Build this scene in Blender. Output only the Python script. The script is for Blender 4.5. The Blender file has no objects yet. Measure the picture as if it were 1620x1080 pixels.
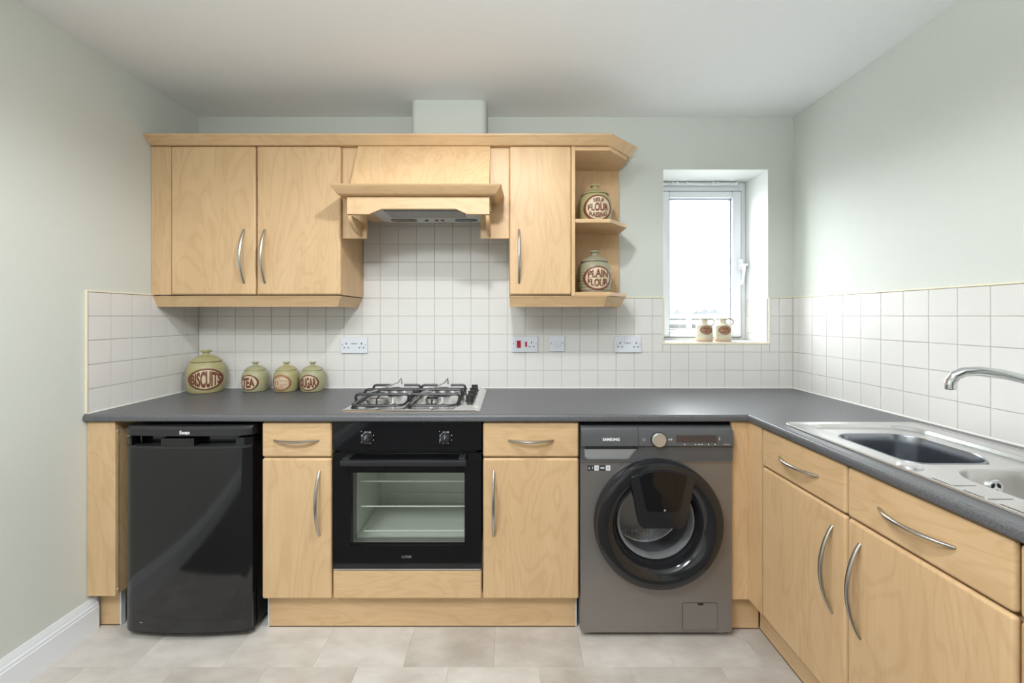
import bpy, bmesh, math, random
from mathutils import Vector, Matrix
random.seed(7)
PI = math.pi
C = bpy.context.scene.collection
S = bpy.context.scene

# ------------------------------------------------------------------ camera, world, lights, exposure
cam_d = bpy.data.cameras.new('camera'); cam = bpy.data.objects.new('camera', cam_d); C.objects.link(cam)
cam.location = (0, 0, 1.276); cam.rotation_euler = (PI/2, 0, 0)
cam_d.sensor_width = 36; cam_d.lens = 645/1620*36
cam_d.shift_x = 3/1620; cam_d.shift_y = -40/1620; cam_d.clip_start = 0.02; cam_d.clip_end = 500
S.camera = cam
w = bpy.data.worlds.new('World'); S.world = w; w.use_nodes = True
bg = w.node_tree.nodes['Background']; bg.inputs[0].default_value = (0.92, 0.97, 1.0, 1); bg.inputs[1].default_value = 15.0
S.view_settings.view_transform = 'Standard'; S.view_settings.look = 'None'
S.view_settings.exposure = 0.28; S.view_settings.gamma = 1.0; S.view_settings.use_curve_mapping = False

def lamp(name, kind, loc, power, size=0.1, rot=(0, 0, 0), col=(1, 1, 1), size_y=None, spot=None):
    d = bpy.data.lights.new(name, kind); o = bpy.data.objects.new(name, d); C.objects.link(o)
    o.location = loc; o.rotation_euler = rot; d.energy = power; d.color = col
    if kind == 'AREA':
        d.size = size
        if size_y: d.shape = 'RECTANGLE'; d.size_y = size_y
        else: d.shape = 'DISK'
    else: d.shadow_soft_size = size
    if spot: d.spot_size = math.radians(spot); d.spot_blend = 0.35
    return o
lamp('ceiling_spot', 'SPOT', (-0.08, 0.93, 2.33), 39, 0.05, col=(0.95, 0.975, 1.0), spot=166)          # the kitchen's own ceiling lamp
lamp('rear_fill', 'AREA', (-0.80, -0.1, 2.33), 41, 0.8, col=(0.91, 0.958, 1.0))             # added soft fill behind the camera, no known lamp there
lamp('up_fill', 'SPOT', (0.0, -0.25, 1.7), 70, 0.06, rot=(PI-0.25, 0, 0), col=(0.90, 0.955, 1.0), spot=150)   # added fill aimed up to brighten the ceiling, source unseen

# ------------------------------------------------------------------ materials
MATS = {}
def new_mat(name):
    m = bpy.data.materials.new(name); m.use_nodes = True
    nt = m.node_tree; b = nt.nodes['Principled BSDF']; MATS[name] = m
    return m, nt, b
def pm(name, col, rough=0.5, metal=0.0, spec=0.5, coat=0.0, noise=None, bump=None, emit=None):
    """plain principled; noise=(scale, amount) varies the colour, bump=(scale, strength)"""
    m, nt, b = new_mat(name)
    b.inputs['Base Color'].default_value = (*col, 1); b.inputs['Roughness'].default_value = rough
    b.inputs['Metallic'].default_value = metal; b.inputs['Specular IOR Level'].default_value = spec
    b.inputs['Coat Weight'].default_value = coat
    tc = nt.nodes.new('ShaderNodeTexCoord')
    if noise:
        n = nt.nodes.new('ShaderNodeTexNoise'); n.inputs['Scale'].default_value = noise[0]; n.inputs['Detail'].default_value = 4
        nt.links.new(tc.outputs['Object'], n.inputs['Vector'])
        mx = nt.nodes.new('ShaderNodeMix'); mx.data_type = 'RGBA'
        mx.inputs['A'].default_value = (*[c*(1-noise[1]) for c in col], 1); mx.inputs['B'].default_value = (*[min(1, c*(1+noise[1])) for c in col], 1)
        nt.links.new(n.outputs['Fac'], mx.inputs['Factor']); nt.links.new(mx.outputs['Result'], b.inputs['Base Color'])
    if bump:
        n2 = nt.nodes.new('ShaderNodeTexNoise'); n2.inputs['Scale'].default_value = bump[0]; n2.inputs['Detail'].default_value = 3
        nt.links.new(tc.outputs['Object'], n2.inputs['Vector'])
        bp = nt.nodes.new('ShaderNodeBump'); bp.inputs['Strength'].default_value = bump[1]; bp.inputs['Distance'].default_value = 0.002
        nt.links.new(n2.outputs['Fac'], bp.inputs['Height']); nt.links.new(bp.outputs['Normal'], b.inputs['Normal'])
    return m

def wood(name, axis, light, dark, rough=0.44):
    m, nt, b = new_mat(name); L = nt.links; N = nt.nodes
    tc = N.new('ShaderNodeTexCoord'); oi = N.new('ShaderNodeObjectInfo')
    mul = N.new('ShaderNodeMath'); mul.operation = 'MULTIPLY'; mul.inputs[1].default_value = 37.0; L.new(oi.outputs['Random'], mul.inputs[0])
    add = N.new('ShaderNodeVectorMath'); add.operation = 'ADD'; L.new(tc.outputs['Object'], add.inputs[0]); L.new(mul.outputs[0], add.inputs[1])
    def mapped(a, c):
        mp = N.new('ShaderNodeMapping'); s = [a, a, a]; s[axis] = c; mp.inputs['Scale'].default_value = s
        L.new(add.outputs[0], mp.inputs['Vector']); return mp.outputs[0]
    n1 = N.new('ShaderNodeTexNoise'); n1.inputs['Scale'].default_value = 1; n1.inputs['Detail'].default_value = 2.5; n1.inputs['Distortion'].default_value = 0.8
    L.new(mapped(5.5, 1.5), n1.inputs['Vector'])
    k = N.new('ShaderNodeMath'); k.operation = 'MULTIPLY'; k.inputs[1].default_value = 70; L.new(n1.outputs['Fac'], k.inputs[0])
    sn = N.new('ShaderNodeMath'); sn.operation = 'SINE'; L.new(k.outputs[0], sn.inputs[0])
    n2 = N.new('ShaderNodeTexNoise'); n2.inputs['Scale'].default_value = 1; n2.inputs['Detail'].default_value = 4; L.new(mapped(160, 7), n2.inputs['Vector'])
    n3 = N.new('ShaderNodeTexNoise'); n3.inputs['Scale'].default_value = 1; n3.inputs['Detail'].default_value = 3; L.new(mapped(14, 3.2), n3.inputs['Vector'])
    s1 = N.new('ShaderNodeMapRange'); s1.inputs['From Min'].default_value = 0.2; s1.inputs['From Max'].default_value = 1.0
    s1.inputs['To Min'].default_value = 0; s1.inputs['To Max'].default_value = 0.24; L.new(sn.outputs[0], s1.inputs['Value'])
    s2 = N.new('ShaderNodeMath'); s2.operation = 'MULTIPLY_ADD'; s2.inputs[1].default_value = 0.5; L.new(n2.outputs['Fac'], s2.inputs[0]); L.new(s1.outputs[0], s2.inputs[2])
    s3 = N.new('ShaderNodeMath'); s3.operation = 'MULTIPLY_ADD'; s3.inputs[1].default_value = 0.75; L.new(n3.outputs['Fac'], s3.inputs[0]); L.new(s2.outputs[0], s3.inputs[2])
    mr = N.new('ShaderNodeMapRange'); mr.inputs['From Min'].default_value = 0.35; mr.inputs['From Max'].default_value = 1.05; L.new(s3.outputs[0], mr.inputs['Value'])
    mx = N.new('ShaderNodeMix'); mx.data_type = 'RGBA'; mx.inputs['A'].default_value = (*light, 1); mx.inputs['B'].default_value = (*dark, 1)
    L.new(mr.outputs[0], mx.inputs['Factor']); L.new(mx.outputs['Result'], b.inputs['Base Color'])
    b.inputs['Roughness'].default_value = rough; b.inputs['Specular IOR Level'].default_value = 0.45
    return m
WL, WD = (0.715, 0.492, 0.275), (0.595, 0.382, 0.196)
wood('wood_v', 2, WL, WD); wood('wood_h', 0, WL, WD); wood('wood_d', 1, WL, WD)

def glass(name, tint, gloss=0.06, rough=0.0):
    m = bpy.data.materials.new(name); m.use_nodes = True; nt = m.node_tree; nt.nodes.clear(); MATS[name] = m
    out = nt.nodes.new('ShaderNodeOutputMaterial'); tr = nt.nodes.new('ShaderNodeBsdfTransparent'); gl = nt.nodes.new('ShaderNodeBsdfGlossy')
    fr = nt.nodes.new('ShaderNodeFresnel'); 
    ge = nt.nodes.new('ShaderNodeNewGeometry'); mi = nt.nodes.new('ShaderNodeMapRange')      # same thin-sheet reflectance from both sides
    mi.inputs['To Min'].default_value = 1.45; mi.inputs['To Max'].default_value = 1/1.45
    nt.links.new(ge.outputs['Backfacing'], mi.inputs['Value']); nt.links.new(mi.outputs[0], fr.inputs['IOR'])
    mx = nt.nodes.new('ShaderNodeMixShader')
    tr.inputs[0].default_value = (*tint, 1); gl.inputs['Roughness'].default_value = rough; gl.inputs[0].default_value = (1, 1, 1, 1)
    nt.links.new(fr.outputs[0], mx.inputs[0]); nt.links.new(tr.outputs[0], mx.inputs[1]); nt.links.new(gl.outputs[0], mx.inputs[2]); nt.links.new(mx.outputs[0], out.inputs[0])
    return m

pm('wall_paint', (0.655, 0.672, 0.618), 0.75, noise=(40, 0.015), bump=(220, 0.06))
pm('ceiling_paint', (0.86, 0.865, 0.855), 0.8, noise=(30, 0.01), bump=(160, 0.06))
pm('white_gloss', (0.84, 0.85, 0.87), 0.3)
pm('reveal_paint', (0.86, 0.87, 0.84), 0.6)
pm('tile_white', (0.755, 0.732, 0.70), 0.18, noise=(6, 0.02), bump=(25, 0.05))
pm('grout', (0.60, 0.57, 0.51), 0.85, noise=(60, 0.08))
pm('tile_trim', (0.83, 0.76, 0.57), 0.35)
pm('sealant', (0.85, 0.83, 0.78), 0.4)
pm('upvc', (0.83, 0.85, 0.87), 0.28)
pm('gasket', (0.16, 0.16, 0.18), 0.6)
pm('bead_blue', (0.42, 0.45, 0.55), 0.35)
pm('worktop', (0.118, 0.118, 0.124), 0.38, noise=(300, 0.97), bump=(300, 0.10))
pm('steel', (0.74, 0.74, 0.735), 0.24, metal=1.0, noise=(18, 0.04))
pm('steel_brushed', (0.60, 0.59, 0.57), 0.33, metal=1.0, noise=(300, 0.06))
pm('steel_bowl_shaded', (0.34, 0.36, 0.39), 0.26, metal=1.0, noise=(30, 0.05))  # steel darkened: the bowl's dark reflections are put into its colour
pm('steel_bright', (0.74, 0.74, 0.74), 0.28, metal=0.85)
pm('nickel', (0.52, 0.50, 0.47), 0.30, metal=1.0)
pm('chrome', (0.75, 0.76, 0.78), 0.06, metal=1.0)
pm('black_gloss', (0.016, 0.016, 0.018), 0.10, spec=0.6)
pm('fridge_black', (0.005, 0.005, 0.006), 0.09, spec=0.7)
pm('carpet_dark', (0.10, 0.095, 0.09), 0.95, noise=(300, 0.3))
pm('black_satin', (0.022, 0.022, 0.024), 0.32)
pm('black_matt', (0.010, 0.010, 0.011), 0.7)
pm('cast_iron', (0.022, 0.022, 0.025), 0.38)
pm('black_glass', (0.006, 0.006, 0.007), 0.05, spec=0.45)
pm('oven_enamel', (0.74, 0.77, 0.70), 0.35, noise=(7, 0.10))
pm('rack_wire', (0.86, 0.85, 0.80), 0.3, metal=0.3)
pm('inox', (0.26, 0.24, 0.226), 0.34, metal=0.55, noise=(3, 0.04))
pm('inox_panel', (0.115, 0.118, 0.124), 0.30, metal=0.3)
pm('inox_trim', (0.36, 0.365, 0.37), 0.42, metal=0.4)
pm('display', (0.060, 0.045, 0.042), 0.12)
pm('drum', (0.88, 0.88, 0.89), 0.35, metal=0.35)
pm('rubber', (0.12, 0.12, 0.125), 0.5)
pm('grey_plastic', (0.36, 0.37, 0.38), 0.4)
pm('rim_grey', (0.24, 0.245, 0.25), 0.35)
pm('hood_plate', (0.62, 0.62, 0.62), 0.4, metal=0.25)
pm('hood_slot', (0.06, 0.055, 0.05), 0.6)
pm('lens_blue', (0.10, 0.13, 0.16), 0.2)
pm('lens_brown', (0.16, 0.13, 0.09), 0.25)
pm('plate_white', (0.74, 0.76, 0.80), 0.25)
pm('hole_black', (0.01, 0.01, 0.012), 0.8)
pm('switch_red', (0.50, 0.004, 0.030), 0.3)
pm('print_white', (0.85, 0.85, 0.85), 0.5)
pm('print_grey', (0.16, 0.16, 0.17), 0.5)
pm('sticker_white', (0.80, 0.80, 0.83), 0.4)
pm('sticker_print', (0.55, 0.55, 0.58), 0.5)
pm('clay_brown', (0.17, 0.058, 0.030), 0.45, noise=(80, 0.25))
pm('clay_red', (0.33, 0.135, 0.065), 0.45, noise=(80, 0.2))
pm('clay_cream', (0.66, 0.53, 0.36), 0.5, noise=(90, 0.12))
pm('clay_tan', (0.50, 0.29, 0.165), 0.5, noise=(90, 0.12))
pm('brown_edge', (0.16, 0.10, 0.05), 0.8)
pm('plinth_edge', (0.62, 0.65, 0.66), 0.4)
pm('outside_ground', (0.20, 0.20, 0.20), 0.9, noise=(0.6, 0.1))
pm('outside_white', (0.82, 0.82, 0.84), 0.7)
pm('outside_roof', (0.040, 0.040, 0.044), 0.9, noise=(2, 0.1))
pm('outside_hedge', (0.026, 0.029, 0.030), 0.9, noise=(3, 0.3))
glass('window_glass', (0.97, 0.98, 0.98)); glass('oven_glass', (0.94, 0.95, 0.94)); glass('oven_glass_grey', (0.58, 0.57, 0.57)); glass('door_glass', (0.95, 0.95, 0.96)); glass('flap_glass', (0.20, 0.20, 0.21))

def glaze(name, base, low, streak):
    """stoneware: glaze colour fades to low towards the foot, with throwing lines"""
    m, nt, b = new_mat(name); L = nt.links; N = nt.nodes
    tc = N.new('ShaderNodeTexCoord'); sp = N.new('ShaderNodeSeparateXYZ'); L.new(tc.outputs['Generated'], sp.inputs[0])
    n = N.new('ShaderNodeTexNoise'); n.inputs['Scale'].default_value = 22; n.inputs['Detail'].default_value = 5; L.new(tc.outputs['Object'], n.inputs['Vector'])
    wv = N.new('ShaderNodeTexWave'); wv.wave_type = 'BANDS'; wv.bands_direction = 'Z'; wv.inputs['Scale'].default_value = 50; wv.inputs['Distortion'].default_value = 1.5
    L.new(tc.outputs['Object'], wv.inputs['Vector'])
    m1 = N.new('ShaderNodeMix'); m1.data_type = 'RGBA'; m1.inputs['A'].default_value = (*base, 1); m1.inputs['B'].default_value = (*streak, 1)
    mm = N.new('ShaderNodeMath'); mm.operation = 'MULTIPLY'; L.new(wv.outputs['Fac'], mm.inputs[0]); L.new(n.outputs['Fac'], mm.inputs[1])
    L.new(mm.outputs[0], m1.inputs['Factor'])
    mr = N.new('ShaderNodeMapRange'); mr.inputs['From Min'].default_value = 0.0; mr.inputs['From Max'].default_value = 0.14; mr.inputs['To Min'].default_value = 1; mr.inputs['To Max'].default_value = 0
    L.new(sp.outputs['Z'], mr.inputs['Value'])
    m2 = N.new('ShaderNodeMix'); m2.data_type = 'RGBA'; m2.inputs['B'].default_value = (*low, 1); L.new(m1.outputs['Result'], m2.inputs['A'])
    mq = N.new('ShaderNodeMath'); mq.operation = 'MULTIPLY'; mq.inputs[1].default_value = 0.7; L.new(mr.outputs[0], mq.inputs[0]); L.new(mq.outputs[0], m2.inputs['Factor'])
    L.new(m2.outputs['Result'], b.inputs['Base Color']); b.inputs['Roughness'].default_value = 0.35
    bp = N.new('ShaderNodeBump'); bp.inputs['Strength'].default_value = 0.25; bp.inputs['Distance'].default_value = 0.002; L.new(wv.outputs['Fac'], bp.inputs['Height']); L.new(bp.outputs['Normal'], b.inputs['Normal'])
    return m
glaze('glaze_olive', (0.44, 0.40, 0.20), (0.40, 0.33, 0.17), (0.36, 0.31, 0.145))
glaze('glaze_green', (0.42, 0.40, 0.235), (0.38, 0.33, 0.18), (0.30, 0.29, 0.16))
glaze('glaze_grey', (0.40, 0.385, 0.26), (0.20, 0.13, 0.085), (0.16, 0.125, 0.09))
glaze('glaze_lid', (0.34, 0.30, 0.15), (0.20, 0.15, 0.08), (0.26, 0.22, 0.115))
glaze('glaze_cream', (0.62, 0.57, 0.44), (0.55, 0.26, 0.10), (0.52, 0.46, 0.30))

def floor_mat():
    m, nt, b = new_mat('floor_vinyl'); L = nt.links; N = nt.nodes
    tc = N.new('ShaderNodeTexCoord'); oi = N.new('ShaderNodeObjectInfo')
    ad = N.new('ShaderNodeVectorMath'); ad.operation = 'ADD'; L.new(tc.outputs['Object'], ad.inputs[0])
    mu = N.new('ShaderNodeMath'); mu.operation = 'MULTIPLY'; mu.inputs[1].default_value = 19; L.new(oi.outputs['Random'], mu.inputs[0]); L.new(mu.outputs[0], ad.inputs[1])
    mp = N.new('ShaderNodeMapping'); mp.inputs['Scale'].default_value = (3.0, 5.5, 3); L.new(ad.outputs[0], mp.inputs[0])
    n = N.new('ShaderNodeTexNoise'); n.inputs['Scale'].default_value = 1.6; n.inputs['Detail'].default_value = 7; n.inputs['Roughness'].default_value = 0.6; L.new(mp.outputs[0], n.inputs['Vector'])
    a = N.new('ShaderNodeMath'); a.operation = 'MULTIPLY_ADD'; a.inputs[1].default_value = 0.28; L.new(oi.outputs['Random'], a.inputs[0]); L.new(n.outputs['Fac'], a.inputs[2])
    mr = N.new('ShaderNodeMapRange'); mr.inputs['From Min'].default_value = 0.35; mr.inputs['From Max'].default_value = 0.9; L.new(a.outputs[0], mr.inputs['Value'])
    mx = N.new('ShaderNodeMix'); mx.data_type = 'RGBA'; mx.inputs['A'].default_value = (0.41, 0.36, 0.31, 1); mx.inputs['B'].default_value = (0.68, 0.64, 0.59, 1)
    L.new(mr.outputs[0], mx.inputs['Factor']); L.new(mx.outputs['Result'], b.inputs['Base Color']); b.inputs['Roughness'].default_value = 0.45
floor_mat()

# ------------------------------------------------------------------ mesh builder
class MB:
    def __init__(s): s.bm = bmesh.new()
    def box(s, x0, x1, y0, y1, z0, z1, bev=0.0, seg=2):
        r = bmesh.ops.create_cube(s.bm, size=1.0); vs = r['verts']
        for v in vs:
            v.co = Vector(((x0+x1)/2+v.co.x*(x1-x0), (y0+y1)/2+v.co.y*(y1-y0), (z0+z1)/2+v.co.z*(z1-z0)))
        if bev > 0:
            es = set()
            for v in vs: es.update(v.link_edges)
            bmesh.ops.bevel(s.bm, geom=list(es), offset=bev, segments=seg, profile=0.5, affect='EDGES')
        return s
    def loft(s, loops, closed=True, cap0=False, cap1=False):
        rows = [[s.bm.verts.new(p) for p in lp] for lp in loops]
        for a, b in zip(rows[:-1], rows[1:]):
            n = len(a); m = n if closed else n-1
            for i in range(m):
                j = (i+1) % n
                try: s.bm.faces.new((a[i], a[j], b[j], b[i]))
                except ValueError: pass
        if cap0: s.bm.faces.new(list(reversed(rows[0])))
        if cap1: s.bm.faces.new(rows[-1])
        return rows
    def lathe(s, prof, c=(0, 0, 0), axis='z', seg=32, cap0=False, cap1=False):
        loops = []
        for r, h in prof:
            lp = []
            for i in range(seg):
                t = 2*PI*i/seg; a, b = r*math.cos(t), r*math.sin(t)
                if axis == 'z': p = (c[0]+a, c[1]+b, c[2]+h)
                elif axis == 'y': p = (c[0]+a, c[1]+h, c[2]+b)
                else: p = (c[0]+h, c[1]+a, c[2]+b)
                lp.append(p)
            loops.append(lp)
        s.loft(loops, True, cap0, cap1); return s
    def tube(s, pts, rad, seg=8, caps=True, closed=False, flat=None, up=None):
        pts = [Vector(p) for p in pts]; n = len(pts)
        rads = rad if isinstance(rad, (list, tuple)) else [rad]*n
        loops = []; prev = Vector(up) if up else None
        for i, p in enumerate(pts):
            if closed: t = pts[(i+1) % n]-pts[i-1]
            else: t = pts[min(i+1, n-1)]-pts[max(i-1, 0)]
            t.normalize()
            if prev is None:
                prev = Vector((0, 0, 1)) if abs(t.z) < 0.9 else Vector((1, 0, 0))
            u = prev-t*prev.dot(t)
            if u.length < 1e-5: u = t.orthogonal()
            u.normalize(); v = t.cross(u); prev = u if not up else Vector(up)
            r = rads[i]; fu, fv = (r, r) if not flat else (r*flat[0], r*flat[1])
            loops.append([p+u*(fu*math.cos(2*PI*k/seg))+v*(fv*math.sin(2*PI*k/seg)) for k in range(seg)])
        if closed: loops.append(loops[0])
        s.loft(loops, True, caps and not closed, caps and not closed); return s
    def prism(s, poly, axis, a0, a1, bev=0.0, seg=2):
        """poly in the other two axes (x: (y,z); y: (x,z); z: (x,y)), extruded a0..a1"""
        def P(p, a):
            return (a, p[0], p[1]) if axis == 'x' else (p[0], a, p[1]) if axis == 'y' else (p[0], p[1], a)
        A = [s.bm.verts.new(P(p, a0)) for p in poly]; B = [s.bm.verts.new(P(p, a1)) for p in poly]
        n = len(poly); fs = [s.bm.faces.new(A), s.bm.faces.new(list(reversed(B)))]
        for i in range(n): fs.append(s.bm.faces.new((A[i], B[i], B[(i+1) % n], A[(i+1) % n])))
        if bev > 0:
            bmesh.ops.recalc_face_normals(s.bm, faces=fs)
            es = set()
            for f in fs: es.update(f.edges)
            bmesh.ops.bevel(s.bm, geom=list(es), offset=bev, segments=seg, profile=0.5, affect='EDGES')
        return s
    def holed(s, outer, holes, plane):
        """flat face with holes; plane maps 2D -> 3D; returns rows of verts of outer and holes"""
        es = []; rows = []
        for lp in [outer]+holes:
            vs = [s.bm.verts.new(plane(p)) for p in lp]; rows.append(vs)
            for i in range(len(vs)): es.append(s.bm.edges.new((vs[i], vs[(i+1) % len(vs)])))
        bmesh.ops.triangle_fill(s.bm, use_beauty=True, use_dissolve=False, edges=es)
        return rows
    def poly(s, pts): s.bm.faces.new([s.bm.verts.new(p) for p in pts]); return s

ROOTM = {}
def finish(mb, name, angle=35):
    bmesh.ops.recalc_face_normals(mb.bm, faces=mb.bm.faces)
    me = bpy.data.meshes.new(name); mb.bm.to_mesh(me); mb.bm.free()
    me.shade_smooth(); me.set_sharp_from_angle(angle=math.radians(angle))
    return me
def P(name, mb, mat, parent=None, label=None, local=False, stuff=False, angle=35):
    """one mesh object; built in world coordinates unless local, then brought into the parent's frame"""
    me = finish(mb, name, angle); o = bpy.data.objects.new(name, me); C.objects.link(o)
    wn = o.modifiers.new('weighted_normal', 'WEIGHTED_NORMAL'); wn.keep_sharp = True; wn.weight = 80
    me.materials.append(MATS[mat])
    if parent is not None:
        M = ROOTM[parent.name]
        if not local: me.transform(M.inverted())
        o.parent = parent; ROOTM[o.name] = M
    else: ROOTM[o.name] = Matrix.Identity(4)
    if label: o['label'] = label
    if stuff: o['kind'] = 'stuff'
    return o
def E(name, label, cat, loc, rz=0.0, group=None):
    o = bpy.data.objects.new(name, None); C.objects.link(o); o.empty_display_size = 0.05
    o.location = loc; o.rotation_euler = (0, 0, rz); o['label'] = label; o['category'] = cat
    if group: o['group'] = group
    ROOTM[o.name] = Matrix.Translation(loc) @ Matrix.Rotation(rz, 4, 'Z')
    return o
def tag(o, label, cat, group=None):
    o['label'] = label; o['category'] = cat
    if group: o['group'] = group
    return o
def SM(name, mb, mat, parent=None, **k):
    o = P(name, mb, mat, parent, **k)
    if parent is None: o['kind'] = 'structure'
    return o
def SE(name, loc=(0, 0, 0)):
    o = bpy.data.objects.new(name, None); C.objects.link(o); o.location = loc; o['kind'] = 'structure'; ROOTM[o.name] = Matrix.Translation(loc); return o

_tc = {}
def text2d(txt):
    """text outline as a flat mesh in the unit box: list of (x,y), faces, aspect"""
    if txt in _tc: return _tc[txt]
    cu = bpy.data.curves.new('lettering', 'FONT'); cu.body = txt; cu.resolution_u = 3; cu.offset = 0.040
    o = bpy.data.objects.new('lettering', cu); C.objects.link(o)
    dg = bpy.context.evaluated_depsgraph_get(); me = o.evaluated_get(dg).to_mesh()
    vs = [(v.co.x, v.co.y) for v in me.vertices]; fs = [tuple(p.vertices) for p in me.polygons]
    o.evaluated_get(dg).to_mesh_clear(); bpy.data.objects.remove(o); bpy.data.curves.remove(cu)
    x0 = min(v[0] for v in vs); x1 = max(v[0] for v in vs); y0 = min(v[1] for v in vs); y1 = max(v[1] for v in vs)
    r = ([((x-x0)/(x1-x0), (y-y0)/(y1-y0)) for x, y in vs], fs, (x1-x0)/(y1-y0)); _tc[txt] = r
    return r
def put_text(mb, txt, f, fine=False):
    """f maps unit (u,v) to a 3D point"""
    vs, fs, _ = text2d(txt)
    if fine:
        t = bmesh.new(); q = [t.verts.new((u, v, 0)) for u, v in vs]
        for fc in fs:
            try: t.faces.new([q[i] for i in fc])
            except ValueError: pass
        for ax, n in ((1, 8), (0, 24)):
            for k in range(1, n):
                co = [0, 0, 0]; co[ax] = k/n; no = [0, 0, 0]; no[ax] = 1
                bmesh.ops.bisect_plane(t, geom=t.verts[:]+t.edges[:]+t.faces[:], plane_co=co, plane_no=no, dist=1e-6)
        t.verts.index_update(); vs = [(v.co.x, v.co.y) for v in t.verts]; fs = [tuple(v.index for v in fc.verts) for fc in t.faces]; t.free()
    bv = [mb.bm.verts.new(f(u, v)) for u, v in vs]
    for fc in fs:
        try: mb.bm.faces.new([bv[i] for i in fc])
        except ValueError: pass
    return mb
def flat_text(txt, x0, x1, z0, z1, y):
    return put_text(MB(), txt, lambda u, v: (x0+(x1-x0)*u, y, z0+(z1-z0)*v))

def rrect(x0, x1, y0, y1, r, n=6):
    """rounded rectangle, anticlockwise; r one radius or four (x1y0, x1y1, x0y1, x0y0)"""
    rr = r if isinstance(r, (list, tuple)) else [r]*4
    out = []
    for (cx, cy, a0), q in zip(((x1, y0, -PI/2), (x1, y1, 0), (x0, y1, PI/2), (x0, y0, PI)), rr):
        sx = -1 if cx == x1 else 1; sy = -1 if cy == y1 else 1
        for i in range(n+1):
            t = a0+PI/2*i/n; out.append((cx+sx*q+q*math.cos(t), cy+sy*q+q*math.sin(t)))
    return out

# ------------------------------------------------------------------ room shell
XL, XR, YB, ZC = -1.697, 1.542, 2.22, 2.36
YF = -1.7
WX0, WX1, WZ0, WZ1 = 0.833, 1.405, 1.128, 2.075
def shell():
    b = MB(); b.box(XL-0.15, XR+0.15, YF-2.0, YB+0.30, -0.15, -0.004)
    fl = SM('floor', b, 'floor_vinyl')
    P('carpet', MB().box(XL, XR, YF-1.9, 1.1525, -0.004, 0.0), 'carpet_dark', fl, label='dark carpet of the room behind the camera')
    SM('ceiling', MB().box(XL-0.15, XR+0.15, YF-2.0, YB+0.30, ZC, ZC+0.12), 'ceiling_paint')
    wl = SM('wall_left', MB().box(XL-0.15, XL, YF-2.0, YB+0.30, -0.004, ZC), 'wall_paint')
    wr = SM('wall_right', MB().box(XR, XR+0.15, YF-2.0, YB+0.30, -0.004, ZC), 'wall_paint')
    b = MB()
    for a in ((XL, WX0, 0, ZC), (WX1, XR, 0, ZC), (WX0, WX1, 0, WZ0), (WX0, WX1, WZ1, ZC)):
        b.box(a[0], a[1], YB, YB+0.30, a[2]-0.004 if a[2] == 0 else a[2], a[3])
    wb = SM('wall_back', b, 'wall_paint')
    # wall behind the camera with an open doorway to a hall
    b = MB(); b.box(XL, 0.25, YF-0.1, YF, 0, ZC); b.box(1.15, XR, YF-0.1, YF, 0, ZC); b.box(0.25, 1.15, YF-0.1, YF, 2.02, ZC)
    SM('wall_front', b, 'wall_paint')
    SM('wall_hall', MB().box(XL, XR, YF-2.0, YF-1.9, 0, ZC), 'wall_paint')
    # reveal linings
    b = MB(); b.box(WX1-0.002, WX1, YB-0.0005, YB+0.21, WZ0, WZ1); b.box(WX0, WX0+0.002, YB-0.0005, YB+0.21, WZ0, WZ1); b.box(WX0, WX1, YB-0.0005, YB+0.21, WZ1-0.002, WZ1); b.box(WX0, WX1, YB-0.0005, YB+0.21, WZ0, WZ0+0.002)
    P('reveal_lining', b, 'reveal_paint', wb)
    return fl, wl, wr, wb
floor, wall_left, wall_right, wall_back = shell()

# floor tiles, running bond 0.33 m
def tiles_floor():
    cache = {}
    y = 1.483+0.33; row = 0
    while y > 1.2:
        y0 = y-0.33; off = -1.38 if row % 2 == 0 else -1.214
        x = off-0.33*3
        while x < XR:
            a, b_ = max(x, XL), min(x+0.33, XR)
            if b_-a > 0.02 and not (a > 1.05):
                key = (round(b_-a, 4))
                if key not in cache:
                    o = P('tile', MB().box(-(b_-a)/2+0.0002, (b_-a)/2-0.0002, -0.1648, 0.1648, -0.004, 0.0, 0.0003, 1), 'floor_vinyl', floor, local=True); cache[key] = o
                else:
                    o = cache[key].copy(); C.objects.link(o); o.parent = floor
                o.location = ((a+b_)/2, y0+0.165, 0)
            x += 0.33
        y = y0; row += 1
tiles_floor()

# wall tiles
TCACHE = {}
def wtile(parent, axis, a0, a1, z0, z1, plane, sgn):
    """one ceramic tile on a wall; axis 'y': on the back wall (a = x), 'x': on a side wall (a = y)"""
    if a1-a0 < 0.006 or z1-z0 < 0.006: return
    g = 0.0009; wv, hv = round(a1-a0, 4), round(z1-z0, 4); key = (axis, wv, hv, sgn)
    if key not in TCACHE:
        b = MB(); t = 0.006
        if axis == 'y': b.box(-wv/2+g, wv/2-g, -t/2, t/2, -hv/2+g, hv/2-g, 0.0016, 2)
        else: b.box(-t/2, t/2, -wv/2+g, wv/2-g, -hv/2+g, hv/2-g, 0.0016, 2)
        o = P('tile', b, 'tile_white', parent, local=True); TCACHE[key] = o
    else:
        o = TCACHE[key].copy(); C.objects.link(o); o.parent = parent
    c = plane+sgn*0.0032; j = random.uniform(-0.0002, 0.0002)
    o.location = ((a0+a1)/2, c+j, (z0+z1)/2) if axis == 'y' else (c+j, (a0+a1)/2, (z0+z1)/2)
ZT, TP, TV = 0.885, 0.0985, 0.0978
ZTOP = ZT+5*TV
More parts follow.
